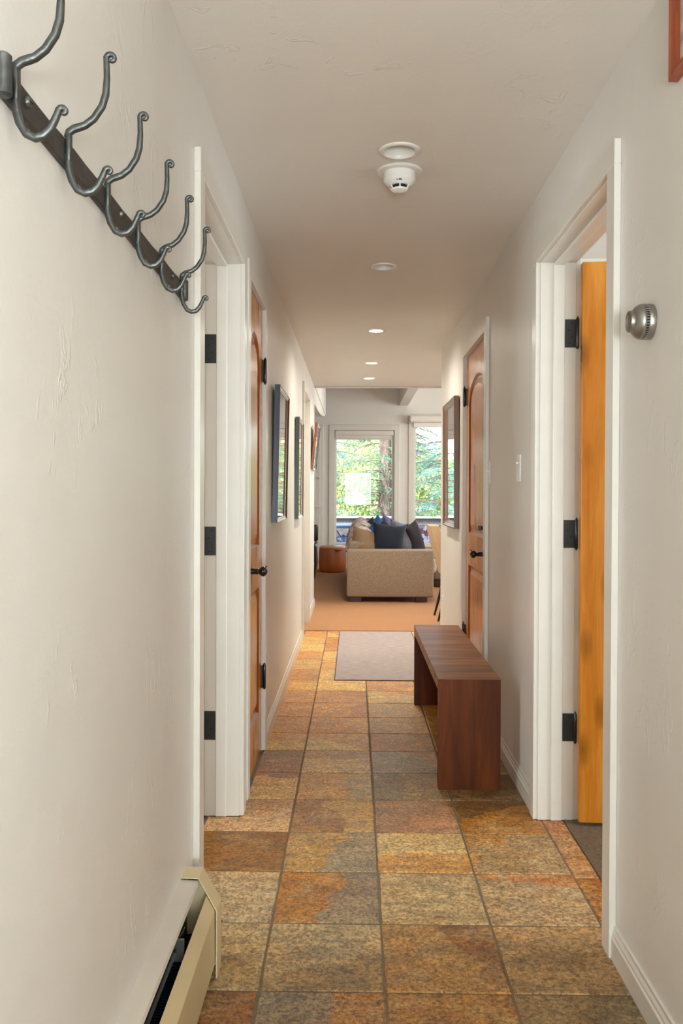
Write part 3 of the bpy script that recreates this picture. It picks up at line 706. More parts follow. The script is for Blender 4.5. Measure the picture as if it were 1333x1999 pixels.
obj('shade_cloth', MB().box(0.95, 2.05, YF-0.04, YF-0.034, 2.285, 2.35).cbox(0.95, 2.05, YF-0.044, YF-0.03, 2.270, 2.286, 0.003), M['white'], t)
# panelled cupboard at the left end of the far wall
t = thing('built_in_cupboard', 'off-white panelled cupboard in the corner left of the window', 'cupboard', (-1.0, YF-0.04, 0))
obj('body', MB().cbox(-1.7, -0.50, YF-0.045, YF-0.001, 0.0, 2.30, 0.004), M['trim'], t)
for a, b in ((-1.65, -1.11), (-1.09, -0.55)):
    for z0, z1 in ((0.10, 0.86), (0.98, 2.22)):
        d_ = obj('door', MB().cbox(a, b, YF-0.063, YF-0.046, z0, z1, 0.003), M['trim'], t)
        obj('door_panel', MB().rbox(a+0.07, b-0.07, YF-0.069, YF-0.060, z0+0.08, z1-0.08, 0.004, 1), M['trim'], d_)
obj('knob', MB().lathe([(0.005, 0), (0.005, 0.015), (0.013, 0.02), (0.011, 0.03), (0, 0.032)], (-0.58, YF-0.063, 1.45), 'Y', 14, sgn=-1), M['pewter'], t, smooth=40)

# ------------------------------------------------------------------ ceiling fittings
for i, (lx, ly, r, lit) in enumerate(LAMPS):
    lab = ['unlit recessed downlight with white ring, nearest the camera beside the smoke detector', 'small unlit recessed downlight alone in mid ceiling',
           'lit recessed downlight, nearest of the three glowing ones', 'lit recessed downlight, middle one of the three glowing', 'lit recessed downlight closest to the living room'][i]
    t = thing('recessed_downlight', lab, 'ceiling light', (lx, ly, H), 'recessed lights in the hall ceiling')
    obj('trim_ring', MB().lathe([(r, 0.0), (r, -0.003), (r*0.96, -0.006), (r*0.80, -0.006), (r*0.74, -0.001), (r*0.72, 0.004)], (lx, ly, H), n=40, cap0=False, cap1=False), M['ring'], t, smooth=50)
    if lit:
        obj('housing', MB().lathe([(r*0.73, 0.003), (r*0.72, 0.03)], (lx, ly, H), n=32, cap0=False, cap1=False), M['ring'], t, smooth=True)
        obj('lens', MB().lathe([(r*0.73, 0.0), (r*0.6, -0.002), (0.0, -0.003)], (lx, ly, H+0.004), n=32, cap0=False, cap1=False), M['glow'], t, smooth=True)
        light('SPOT', 'downlight_beam', (lx, ly, H-0.02), 38, (1.0, 0.95, 0.84), size=0.06, spot=math.radians(172), blend=1.0)
        light('SPOT', 'downlight_core', (lx, ly, H-0.02), 42, (1.0, 0.93, 0.78), size=0.05, spot=math.radians(72), blend=1.0)
    else:
        obj('housing', MB().lathe([(r*0.73, 0.003), (r*0.70, 0.02), (r*0.60, 0.05), (r*0.35, 0.07), (0.0, 0.075)], (lx, ly, H), n=32, cap0=False, cap1=False), M['ring'], t, smooth=True)
sx, sy = 0.155, 2.925
t = thing('smoke_detector', 'round white smoke detector with a vented nose on a wide ceiling plate', 'smoke detector', (sx, sy, H))
obj('base_plate', MB().lathe([(0.081, 0), (0.081, -0.003), (0.077, -0.007), (0.060, -0.0075), (0.0, -0.0075)], (sx, sy, H), n=40, cap0=False, cap1=False), M['ring'], t, smooth=40)
bd = obj('body', MB().lathe([(0.056, -0.0075), (0.057, -0.012), (0.057, -0.033), (0.054, -0.037), (0.044, -0.047), (0.036, -0.052), (0.0, -0.052)], (sx, sy, H), n=40, cap0=False, cap1=False), M['white'], t, smooth=30)
obj('sensor_slots', MB().lathe([(0.028, -0.052), (0.027, -0.062)], (sx, sy, H), n=24, cap0=False, cap1=False), M['slot'], t, smooth=True)
for k in range(6):
    a = PI/6+k*PI/3; c, s_ = math.cos(a), math.sin(a)
    obj('vent_rib', MB().tube([(sx+0.036*c, sy+0.036*s_, H-0.051), (sx+0.028*c, sy+0.028*s_, H-0.063)], 0.0028, 6), M['white'], t)
obj('nose', MB().lathe([(0.0, -0.071), (0.018, -0.0705), (0.027, -0.067), (0.029, -0.062), (0.0, -0.061)], (sx, sy, H), n=24, cap0=False, cap1=False), M['white'], t, smooth=40)
obj('mark', MB().box(sx-0.004, sx+0.002, sy-0.0495, sy-0.0485, H-0.047, H-0.042).box(sx+0.003, sx+0.006, sy-0.0495, sy-0.0485, H-0.048, H-0.043).box(sx-0.014, sx-0.007, sy-0.049, sy-0.048, H-0.046, H-0.044), M['slot'], t)

# ------------------------------------------------------------------ coat rack on the left wall
t = thing('coat_rack', 'long forged iron coat rack with six scroll hooks on the left wall', 'coat rack', (XL, 1.5, 1.717))
zc = 1.717
pts = []
for k in range(21):
    y = 0.985+(2.035-0.985)*k/20; w_ = 0.0195+0.0012*math.sin(k*1.7); pts.append((y, w_))
m = MB(); rings = []
for y, w_ in pts: rings.append([(XL, y, zc-w_), (XL+0.006, y, zc-w_), (XL+0.008, y, zc-w_+0.003), (XL+0.008, y, zc+w_-0.003), (XL+0.006, y, zc+w_), (XL, y, zc+w_)])
m.loft(rings); obj('rail', m, M['iron_dark'], t)
for ye, sg in ((0.985, -1), (2.035, 1)):
    m = MB()
    m.lathe([(0.0, -0.026), (0.006, -0.026), (0.0095, -0.023), (0.0095, 0.023), (0.006, 0.026), (0.0, 0.026)], (XL+0.011, ye, zc), n=16)
    obj('rolled_end', m, M['iron'], t, smooth=40)
for y in (1.062, 1.49, 1.915):
    m = MB().lathe([(0.0075, 0), (0.0075, 0.003), (0.005, 0.006), (0.0, 0.0065)], (XL+0.008, y, zc+0.004), 'X', 12).cbox(XL+0.0135, XL+0.0165, y-0.006, y+0.006, zc+0.003, zc+0.005, 0.0005)
    obj('mounting_screw', m, M['iron'], t, smooth=40)
UP = [(-0.421, 1.738), (-0.419, 1.746), (-0.412, 1.751), (-0.404, 1.7535), (-0.396, 1.756), (-0.383, 1.766), (-0.371, 1.784), (-0.3655, 1.802), (-0.364, 1.825), (-0.3645, 1.845)]
LO = [(-0.421, 1.712), (-0.4205, 1.700), (-0.4195, 1.691), (-0.415, 1.675), (-0.407, 1.662), (-0.396, 1.657), (-0.385, 1.660), (-0.377, 1.668), (-0.371, 1.680)]
def curl(cx, cz, r0, r1, a0, a1, n=9):
    return [(cx+(r0+(r1-r0)*k/n)*math.cos(a0+(a1-a0)*k/n), cz+(r0+(r1-r0)*k/n)*math.sin(a0+(a1-a0)*k/n)) for k in range(n+1)]
hook_first = None
for i, y in enumerate((1.020, 1.208, 1.400, 1.597, 1.793, 2.002)):
    jy = [0, 0.001, -0.001, 0.0005, 0, -0.0006][i]
    if hook_first is None:
        up = UP+curl(-0.3578, 1.8535, 0.0075, 0.0030, math.radians(168), math.radians(-130))
        lo = LO+[(-0.3675, 1.688)]+curl(-0.3615, 1.6895, 0.0055, 0.0025, math.radians(160), math.radians(-110))
        m = MB()
        m.tube([(p[0], y, p[1]) for p in up], [0.0062]*4+[0.0058]*4+[0.0052, 0.005]+[0.0048-0.0002*k for k in range(10)], flat=(0.85, 0.8))
        m.tube([(p[0], y, p[1]) for p in lo], [0.0062]*3+[0.006]*4+[0.0055, 0.005, 0.0048]+[0.0046-0.0002*k for k in range(10)], flat=(0.85, 0.8))
        m.cbox(XL+0.008, XL+0.0155, y-0.0055, y+0.0055, 1.702, 1.744, 0.0015)
        h = obj('hook', m, M['iron'], t, smooth=50, base=(XL, y, zc)); hook_first = h
        for zz in (1.7335, 1.7115):
            obj('rivet', MB().lathe([(0.0055, 0), (0.005, 0.003), (0.003, 0.0045), (0, 0.005)], (XL+0.008, y+0.0085, zz), 'X', 10), M['iron'], h, smooth=40)
    else:
        h = hook_first.copy(); COL.objects.link(h); h.location = Vector((0, y-1.5, 0)); h.rotation_euler = (0, 0, math.radians([0, 1.5, -1, 2, -2, 1][i]))
        h['_o'] = (XL, y, zc)
        for ch in list(hook_first.children):
            c = ch.copy(); COL.objects.link(c); c.parent = h

# ------------------------------------------------------------------ baseboard heater
t = thing('baseboard_heater', 'cream metal baseboard heater with open top slot along left wall', 'heater', (XL, 0.9, 0))
y0, y1 = 0.15, 2.062
obj('top_cover', MB().prism([(XL, 0.247), (XL+0.0425, 0.244), (XL+0.0455, 0.236), (XL+0.0445, 0.2355), (XL+0.041, 0.2415), (XL, 0.244)], y0, y1).prism([(XL, 0), (XL+0.002, 0), (XL+0.002, 0.246), (XL, 0.246)], y0, y1), M['heater_top'], t)
obj('front_panel', MB().prism([(XL+0.062, 0.203), (XL+0.064, 0.207), (XL+0.0845, 0.171), (XL+0.0855, 0.168), (XL+0.0855, 0.035), (XL+0.078, 0.030), (XL+0.078, 0.033), (XL+0.0835, 0.036), (XL+0.0835, 0.168)], y0, y1-0.001), M['cream'], t)
cap = [(XL, 0), (XL, 0.252), (XL+0.045, 0.251), (XL+0.0905, 0.168), (XL+0.091, 0.0)]
capm = MB(); capm.prism(cap, 2.116, 2.121)
capm.prism([(XL, 0.2505), (XL, 0.253), (XL+0.0455, 0.252), (XL+0.0915, 0.169), (XL+0.0915, 0.0), (XL+0.0885, 0.0), (XL+0.0885, 0.168), (XL+0.044, 0.2495)], 2.058, 2.12)
obj('end_cap', capm, M['cream'], t)
obj('damper', MB().prism([(XL+0.006, 0.215), (XL+0.044, 0.205), (XL+0.045, 0.207), (XL+0.007, 0.217)], y0, 1.80), M['fin'], t)
obj('pipe', MB().tube([(XL+0.042, y0, 0.09), (XL+0.042, 2.1, 0.09)], 0.011, 10), M['pewter'], t, smooth=50)
fm = MB()
for k in range(190): fm.box(XL+0.015, XL+0.07, y0+0.03+k*0.0098, y0+0.031+k*0.0098, 0.06, 0.125)
f_ = obj('fins', fm, M['fin'], t); f_['kind'] = 'stuff'
obj('back_lining', MB().box(XL+0.003, XL+0.005, y0, 2.11, 0.02, 0.235), M['fin'], t)
obj('damper_bracket', MB().cbox(XL+0.02, XL+0.055, 1.83, 1.834, 0.17, 0.222, 0.0008).tube([(XL+0.03, 1.85, 0.20), (XL+0.045, 1.87, 0.218), (XL+0.050, 1.86, 0.232)], 0.0012, 6), M['pewter'], t)

# ------------------------------------------------------------------ wall devices
t = thing('thermostat', 'round brushed metal wall dial with a slotted vent ring, right wall', 'thermostat', (XR, 1.945, 1.62))
cy, cz = 1.945, 1.622
obj('base_ring', MB().lathe([(0.041, 0), (0.0415, 0.004), (0.0415, 0.014), (0.040, 0.016)], (XR, cy, cz), 'X', 44, sgn=-1, cap0=False, cap1=False), M['pewter'], t, smooth=40)
obj('vent_ring', MB().lathe([(0.040, 0.010), (0.0385, 0.022)], (XR, cy, cz), 'X', 44, sgn=-1, cap0=False, cap1=False), M['slot'], t)
rb = None
for k in range(40):
    a = 2*PI*k/40; c, s_ = math.cos(a), math.sin(a)
    if rb is None:
        rb = obj('vent_bar', MB().cbox(-0.023, -0.012, -0.0012, 0.0012, 0.0375, 0.0412, 0.0004), M['pewter'], t, base=(0, 0, 0)); o = rb
    else: o = rb.copy(); COL.objects.link(o)
    o.location = (0, cy-t['_o'][1], cz-t['_o'][2]); o.rotation_euler = (a, 0, 0)
obj('dome', MB().lathe([(0.0395, 0.022), (0.041, 0.024), (0.040, 0.029), (0.036, 0.036), (0.029, 0.042), (0.025, 0.044)], (XR, cy, cz), 'X', 44, sgn=-1, cap0=False, cap1=False), M['pewter'], t, smooth=True)
obj('dial', MB().lathe([(0.0255, 0.043), (0.026, 0.049), (0.0245, 0.0525), (0.0215, 0.053), (0.020, 0.050), (0.014, 0.0485), (0.004, 0.049), (0, 0.0495)], (XR, cy, cz), 'X', 36, sgn=-1, cap0=False, cap1=False), M['pewter'], t, smooth=50)
def plate(name, label, cat, side, y, z, toggle, hh=0.0575, group=None):
    x = XL if side < 0 else XR; o = -side
    t = thing(name, label, cat, (x, y, z), group)
    obj('cover_plate', MB().cbox(x, x+o*0.006, y-0.035, y+0.035, z-hh, z+hh, 0.002), M['white'], t)
    if toggle == 'toggle':
        obj('toggle', MB().prism([(x+o*0.005, z-0.006), (x+o*0.014, z+0.010), (x+o*0.011, z+0.014), (x+o*0.004, z+0.006)], y-0.004, y+0.004), M['white'], t)
        obj('screw', MB().lathe([(0.003, 0), (0.002, 0.001), (0, 0.001)], (x+o*0.006, y, z-0.03), 'X', 8, sgn=o), M['pewter'], t)
    elif toggle == 'dimmer':
        obj('slot', MB().box(x+o*0.0055, x+o*0.0065, y-0.002, y+0.002, z-0.03, z+0.028), M['pewter'], t)
        obj('slider', MB().cbox(x+o*0.006, x+o*0.016, y-0.008, y+0.008, z+0.018, z+0.026, 0.001), M['white'], t)
    elif toggle == 'outlet':
        for dz in (-0.02, 0.02):
            s_ = obj('socket', MB().lathe([(0.016, 0), (0.016, 0.002), (0, 0.0022)], (x+o*0.006, y, z+dz), 'X', 16, sgn=o), M['white'], t)
            for dy in (-0.005, 0.005): obj('slot', MB().box(x+o*0.008, x+o*0.0086, y+dy-0.001, y+dy+0.001, z+dz-0.004, z+dz+0.004), M['slot'], s_)
    return t
plate('dimmer_switch', 'white slide dimmer plate between the two right doorways', 'switch', 1, 3.47, 1.326, 'dimmer')
plate('light_switch', 'white toggle switch plate right beside the closed wooden door', 'switch', 1, 4.235, 1.327, 'toggle')
plate('light_switch', 'white switch plate below the tilted picture, far left wall', 'switch', -1, 8.36, 1.34, 'toggle')
plate('wall_outlet', 'white outlet low on the wall beyond the bench', 'outlet', 1, 6.40, 0.37, 'outlet')
plate('thermostat', 'small white control plate under the switch on far left wall', 'thermostat', -1, 8.40, 1.19, None, 0.04)

# ------------------------------------------------------------------ framed pictures, mirror
def frame_rect(name, label, cat, side, y0, y1, z0, z1, depth, fw, outer, face, glassmat, tilt=0.0, inner=None, slope=0.02, faces=None):
    """frame hung on a side wall; built flat then leaned forward by tilt around its lower edge"""
    x = XL if side < 0 else XR; o = -side
    t = thing(name, label, cat, (x, (y0+y1)/2, z0))
    def W(p):   # tilt about (x, z0)
        dx, dz = (p[0]-x), p[2]-z0; c, s_ = math.cos(tilt), math.sin(tilt)
        return (x+dx*c+o*dz*s_, p[1], z0+dz*c-o*dx*s_)
    sides = [((y0, z0), (y0, z1), (y0+fw, z1-fw), (y0+fw, z0+fw)), ((y1, z1), (y1, z0), (y1-fw, z0+fw), (y1-fw, z1-fw)),
             ((y0, z1), (y1, z1), (y1-fw, z1-fw), (y0+fw, z1-fw)), ((y1, z0), (y0, z0), (y0+fw, z0+fw), (y1-fw, z0+fw))]
    nm = ['near_side', 'far_side', 'top_rail', 'bottom_rail']
    for i, s_ in enumerate(sides):
        m = MB()
        a, b, c, d = s_
        mid = lambda p, q, f: (p[0]+(q[0]-p[0])*f, p[1]+(q[1]-p[1])*f)
        prof = [(0.0, 0.001), (0.0, depth*0.96), (0.06, depth), (0.18, depth), (0.26, depth-0.004), (0.62, depth-slope*0.65), (0.70, depth-slope*0.55), (0.86, depth-slope*0.9), (1.0, depth-slope), (1.0, 0.001)]
        R0 = [W((x+o*e, *mid(a, d, f))) for f, e in prof]; R1 = [W((x+o*e, *mid(b, c, f))) for f, e in prof]
        m.loft([R0, R1])
        fm_ = faces[i] if faces else face
        obj('frame_side' if i < 2 else 'frame_rail', m, fm_, t)
    gx = x+o*(depth-slope-0.002)
    m = MB(); m.v = []; m.box(min(gx, gx-o*0.003), max(gx, gx-o*0.003), y0+fw-0.004, y1-fw+0.004, z0+fw-0.004, z1-fw+0.004); m.v = [W(v) for v in m.v]
    obj('mirror_glass' if cat == 'mirror' else 'picture', m, glassmat, t)
    return t
frame_rect('framed_picture', 'large framed picture with navy outer edge, nearest on the left wall', 'picture', -1, 4.31, 4.93, 1.062, 1.785, 0.030, 0.022, None, None, M['art'], math.radians(1.1), slope=0.010, faces=[M['frame_navy'], M['frame_wood'], M['silver'], M['silver']])
frame_rect('framed_picture', 'tall framed picture with dark olive edge, middle one on left wall', 'picture', -1, 5.955, 6.50, 1.028, 1.768, 0.030, 0.022, None, None, M['art'], math.radians(0.4), slope=0.010, faces=[M['frame_olive'], M['frame_wood'], M['silver'], M['silver']])
frame_rect('framed_picture', 'red-brown framed picture tilting forward off the far left wall', 'picture', -1, 8.13, 8.72, 1.45, 1.915, 0.028, 0.022, None, None, M['art'], math.radians(5.5), slope=0.010, faces=[M['frame_red'], M['black'], M['silver'], M['silver']])
frame_rect('wall_mirror', 'wood framed mirror hanging past the closed door, right wall', 'mirror', 1, 5.45, 6.15, 0.985, 1.862, 0.034, 0.046, None, None, M['mirror'], math.radians(0.3), slope=0.018, faces=[M['frame_wood'], M['frame_wood'], M['frame_wood'], M['frame_wood']])
frame_rect('picture_frame', 'corner of a reddish brown wooden frame high on right wall', 'picture', 1, 1.20, 1.792, 2.103, 2.30, 0.022, 0.03, None, M['frame_red'], M['art'], 0.0, slope=0.012)

# ------------------------------------------------------------------ bench and mat
t = thing('bench', 'dark stained plank bench standing against the right wall', 'bench', (0.475, 4.05, 0))
bx0, bx1, by0, by1, bh, th_ = 0.350, 0.606, 3.395, 4.80, 0.455, 0.050
obj('seat', MB().prism([(by0, bh), (by1, bh), (by1-th_, bh-th_), (by0+th_, bh-th_)], bx0, bx1, 'X'), M['walnut_top'], t)
obj('end_panel', MB().prism([(by0+0.0005, 0), (by0+th_, 0), (by0+th_, bh-th_-0.0005), (by0+0.0005, bh-0.001)], bx0+0.001, bx1-0.001, 'X'), M['walnut'], t)
obj('end_panel', MB().prism([(by1-th_, 0), (by1-0.0005, 0), (by1-0.0005, bh-0.001), (by1-th_, bh-th_-0.0005)], bx0+0.001, bx1-0.001, 'X'), M['walnut'], t)
t = thing('floor_mat', 'grey woven vinyl mat lying at the end of the slate floor', 'mat', (0.19, 6.3, 0))
obj('weave', MB().cbox(-0.120, 0.500, 5.36, 7.235, 0.001, 0.007, 0.001), M['rug'], t)
obj('binding', MB().cbox(-0.127, -0.120, 5.353, 7.242, 0.001, 0.006, 0.001).cbox(0.500, 0.507, 5.353, 7.242, 0.001, 0.006, 0.001).cbox(-0.120, 0.500, 5.353, 5.36, 0.001, 0.006, 0.001).cbox(-0.120, 0.500, 7.235, 7.242, 0.001, 0.006, 0.001), M['rug_edge'], t)

# ------------------------------------------------------------------ living room furniture
def pillow(name, label, c, w, h, d, rot, mat, lumps=3, group=None, pinch=0.16):
    """soft square cushion: thick middle, pinched pointed corners"""
    N = 12; m = MB(); grid = {}
    for s_ in (1, -1):
        for i in range(N+1):
            for j in range(N+1):
                u, v = i/N*2-1, j/N*2-1
                edge = (1-abs(u)**3)*(1-abs(v)**3)
                zz = s_*d/2*max(0, edge)**0.55*(1+0.08*math.sin(3*u+lumps)*math.cos(4*v+lumps))
                px = u*w/2*(1-pinch*(1-abs(v)**2.2)*abs(u)**4*0.6); pz = v*h/2*(1-pinch*(1-abs(u)**2.2)*abs(v)**4*0.9)
                grid[(s_, i, j)] = len(m.v)
                p = Vector((px, zz, pz)); p.rotate(Euler(rot)); m.v.append((c[0]+p.x, c[1]+p.y, c[2]+p.z))
    for s_ in (1, -1):
        for i in range(N):
            for j in range(N):
                q = [grid[(s_, i, j)], grid[(s_, i+1, j)], grid[(s_, i+1, j+1)], grid[(s_, i, j+1)]]
                m.f.append(tuple(q if s_ < 0 else reversed(q))); m.mi.append(0)
    o = obj(name, m, mat, smooth=True)
    b = bmesh.new(); b.from_mesh(o.data); bmesh.ops.remove_doubles(b, verts=b.verts, dist=0.0005); bmesh.ops.recalc_face_normals(b, faces=b.faces); b.to_mesh(o.data); b.free()
    for p in o.data.polygons: p.use_smooth = True
    return tag(o, label, 'cushion', group)
sx0, sx1, sy0, sy1 = -0.08, 0.885, 9.16, 12.30
t = thing('sofa', 'long oatmeal fabric sofa on low dark feet, arm facing the hall', 'sofa', (0.4, 10.7, 0))
obj('arm', MB().rbox(sx0, sx1, sy0, sy0+0.26, 0.062, 0.585, 0.022, 3), M['sofa'], t, smooth=40)
obj('arm', MB().rbox(sx0+0.02, sx1+0.10, sy1-0.24, sy1, 0.062, 0.585, 0.03, 3), M['sofa'], t, smooth=40)
obj('back', MB().rbox(sx0+0.005, sx0+0.22, sy0+0.262, sy1-0.242, 0.062, 0.67, 0.04, 3), M['sofa'], t, smooth=40)
obj('base', MB().rbox(sx0+0.222, sx1+0.02, sy0+0.262, sy1-0.242, 0.062, 0.30, 0.02, 2), M['sofa'], t, smooth=40)
for k in range(3):
    ya = sy0+0.265+k*0.88
    obj('seat_cushion', MB().rbox(sx0+0.23, sx1+0.06, ya, ya+0.872, 0.302, 0.47, 0.045, 3), M['sofa_seat'], t, smooth=40)
    if k: obj('back_cushion', MB().rbox(sx0+0.12, sx0+0.36, ya+0.02, ya+0.85, 0.472, 0.80, 0.08, 4), M['sofa'], t, smooth=40)
for fx in (sx0+0.035, sx1-0.20):
    for fy in (sy0+0.03, sy1-0.16):
        obj('foot', MB().cbox(fx, fx+0.13, fy, fy+0.11, 0.004, 0.061, 0.004), M['dark_wood'], t)
# throw draped over the sofa back and the soft khaki bolster near the arm
m = MB(); rings = []
for k in range(25):
    y = 9.62+2.1*k/24; r_ = []
    w_ = min(1, k/6)
    for q in range(11):
        a = PI*q/10; bulge = 1+0.04*math.sin(k*0.9+q)
        r_.append((sx0+0.17-0.19*math.cos(a)*bulge, y, 0.53+0.03*math.sin(k*0.6)+(0.17+0.14*w_)*math.sin(a)*bulge))
    rings.append(r_)
m.loft(rings, True, True, False); o = obj('throw_blanket', m, M['throw'], smooth=True); tag(o, 'pale patterned throw draped along the sofa back', 'blanket')
o.modifiers.new('thick', 'SOLIDIFY').thickness = 0.012
pillow('cushion', 'khaki twill cushion slumped in the near corner of the sofa', (0.15, 9.57, 0.62), 0.40, 0.36, 0.26, (math.radians(-14), math.radians(14), math.radians(12)), M['beige_cush'], 2, pinch=0.1)
pillow('cushion', 'large navy velvet cushion leaning on the near sofa arm', (0.395, 9.55, 0.685), 0.45, 0.43, 0.17, (math.radians(-10), math.radians(7), math.radians(8)), M['navy_velvet'], 1, pinch=0.34)
pillow('cushion', 'grey fur cushion squeezed between the navy and black ones', (0.56, 9.74, 0.68), 0.38, 0.38, 0.18, (math.radians(-14), math.radians(18), math.radians(30)), M['fur'], 5)
pillow('cushion', 'charcoal cushion standing right of the navy one', (0.70, 9.80, 0.665), 0.24, 0.44, 0.20, (math.radians(-8), math.radians(-16), math.radians(35)), M['black_fab'], 4)
pillow('cushion', 'bright blue cushion peeking out behind the navy one', (0.32, 10.35, 0.70), 0.36, 0.38, 0.15, (math.radians(-10), math.radians(40), math.radians(20)), M['blue_fab'], 6)
pillow('cushion', 'black cushion tilted in front of the blue one', (0.37, 10.05, 0.69), 0.32, 0.32, 0.14, (math.radians(-10), math.radians(48), math.radians(18)), M['black_fab'], 2)
pillow('cushion', 'periwinkle blue cushion at the top of the pile', (0.50, 11.05, 0.69), 0.42, 0.40, 0.16, (math.radians(-8), math.radians(22), math.radians(30)), M['lav_fab'], 3)
pillow('cushion', 'periwinkle cushion lower right in the sofa pile', (0.62, 10.75, 0.63), 0.34, 0.40, 0.16, (math.radians(-8), math.radians(8), math.radians(25)), M['lav_fab'], 7)
pillow('cushion', 'dark navy cushion leaning on the throw, far left', (0.22, 10.9, 0.72), 0.24, 0.30, 0.12, (0, math.radians(-30), math.radians(20)), M['navy_velvet'], 7)

t = thing('ottoman', 'round cognac leather pouf on the carpet left of sofa', 'ottoman', (-0.33, 12.72, 0))
R_ = 0.205
obj('side', MB().lathe([(R_*0.9, 0.006), (R_*1.0, 0.03), (R_*1.04, 0.15), (R_*1.03, 0.28), (R_*0.985, 0.375)], (-0.33, 12.72, 0), n=40, cap1=False), M['tan_leather'], t, smooth=True)
obj('top', MB().lathe([(R_*0.99, 0.376), (R_*0.96, 0.395), (R_*0.8, 0.405), (0, 0.412)], (-0.33, 12.72, 0), n=40, cap0=False, cap1=False), M['tan_top'], t, smooth=True)
obj('seam', MB().tube([(-0.33+R_*0.995*math.cos(a), 12.72+R_*0.995*math.sin(a), 0.372) for a in [2*PI*k/40 for k in range(41)]], 0.004, 6), M['tan_leather'], t)
obj('zip_handle', MB().cbox(-0.29, -0.18, 12.72-R_*1.03, 12.72-R_*0.9, 0.340, 0.352, 0.002), M['dark_wood'], t)

# chair with dark back behind the hall corner
t = thing('wooden_chair', 'wooden chair with dark padded back at left behind the ottoman', 'chair', (-0.66, 11.9, 0))
obj('backrest', MB().rbox(-0.88, -0.52, 11.86, 11.92, 0.52, 0.76, 0.028, 4), M['leather_blk'], t, smooth=40)
obj('seat', MB().rbox(-0.90, -0.53, 11.5, 11.88, 0.43, 0.49, 0.02, 3), M['dark_wood'], t, smooth=40)
for lx, ly, top in ((-0.545, 11.88, 0.74), (-0.87, 11.88, 0.74), (-0.55, 11.52, 0.43), (-0.88, 11.52, 0.43)):
    obj('leg', MB().tube([(lx, ly, top), (lx-0.004, ly, 0.43), (lx+0.012, ly+0.004, 0.22), (lx-0.012, ly, 0.004)], [0.011, 0.018, 0.016, 0.010], 8), M['honey_wood'] if ly > 11.8 else M['dark_wood'], t, smooth=50)
obj('stretcher', MB().tube([(-0.87, 11.7, 0.18), (-0.55, 11.7, 0.18)], 0.009, 8), M['dark_wood'], t)

# dining chair at the hall's right corner
t = thing('dining_chair', 'tan linen dining chair with slim black legs beyond the right corner', 'chair', (1.05, 8.05, 0))
def rr(x, z, th, y0, y1): return [(x, y0+0.03, z), (x, y0, z), (x, y0, z), (x, y1, z)]
rings = []
for k in range(9):
    u = k/8; z = 0.45+0.46*u; xb = 0.835-0.125*u; xf_ = 0.93-0.09*u-0.035*u*u
    hw = 0.25+0.015*math.sin(PI*u)-0.03*(u**4)
    rings.append([(xb+0.012, 8.02-hw, z), (xb, 8.02-hw+0.03, z), (xb-0.012, 8.02, z+0.01*u), (xb, 8.02+hw-0.03, z), (xb+0.012, 8.02+hw, z), (xf_-0.01, 8.02+hw, z), (xf_, 8.02+hw-0.03, z), (xf_+0.015, 8.02, z), (xf_, 8.02-hw+0.03, z), (xf_-0.01, 8.02-hw, z)])
obj('backrest', MB().loft(rings), M['chair_fab'], t, smooth=50)
obj('seat', MB().rbox(0.86, 1.36, 7.77, 8.27, 0.39, 0.475, 0.03, 3), M['chair_fab'], t, smooth=40)
for lx, ly, dx in ((0.90, 7.83, -0.10), (0.90, 8.21, -0.10), (1.31, 7.83, 0.06), (1.31, 8.21, 0.06)):
    obj('leg', MB().tube([(lx, ly, 0.39), (lx+dx*0.5, ly, 0.2), (lx+dx, ly, 0.006)], [0.020, 0.015, 0.010], 8), M['black'], t, smooth=50)

t = thing('upholstered_ottoman', 'grey fabric footstool on a dark plinth beside the sofa', 'ottoman', (1.35, 10.7, 0))
obj('cushion_top', MB().rbox(1.02, 1.75, 10.65, 11.3, 0.10, 0.40, 0.035, 3), M['grey_fab'], t, smooth=40)
obj('plinth', MB().cbox(1.04, 1.73, 10.68, 11.27, 0.004, 0.10, 0.005), M['dark_wood'], t)

# ------------------------------------------------------------------ deck outside
struct('floor', MB().box(-8, 8, YF+0.15, 16.2, -0.2, -0.12), M['deck'])
t = thing('deck_railing', 'grey board railing with pale cap along the deck outside', 'railing', (0, 16.0, -0.12))
obj('cap', MB().cbox(-6, 6, 15.9, 16.08, 0.73, 0.768, 0.004), M['rail_cap'], t)
obj('top_rail', MB().cbox(-6, 6, 15.965, 16.0, 0.62, 0.73, 0.003), M['rail_wood'], t)
bd_ = obj('board', MB().cbox(-0.066, 0.066, -0.011, 0.011, 0, 0.72, 0.002), M['rail_wood'], t, base=(0, 0, 0))
for k in range(86):
    b_ = bd_ if k == 0 else bd_.copy()
    if k: COL.objects.link(b_)
    b_.location = (-5.9+k*0.139, 0.02+rnd.uniform(-0.002, 0.002), 0.01)
t = thing('patio_table', 'outdoor table with edge reflection painted pale and curled blue metal base', 'table', (-0.19, 14.8, -0.12))
tz = 0.672
obj('table_top', MB().cbox(-1.1, 0.26, 14.4, 15.2, tz-0.032, tz, 0.004), M['table_glass'], t)
obj('apron', MB().cbox(-1.04, 0.20, 14.45, 15.15, tz-0.075, tz-0.034, 0.004), M['blue_metal'], t)
cxp = -0.19
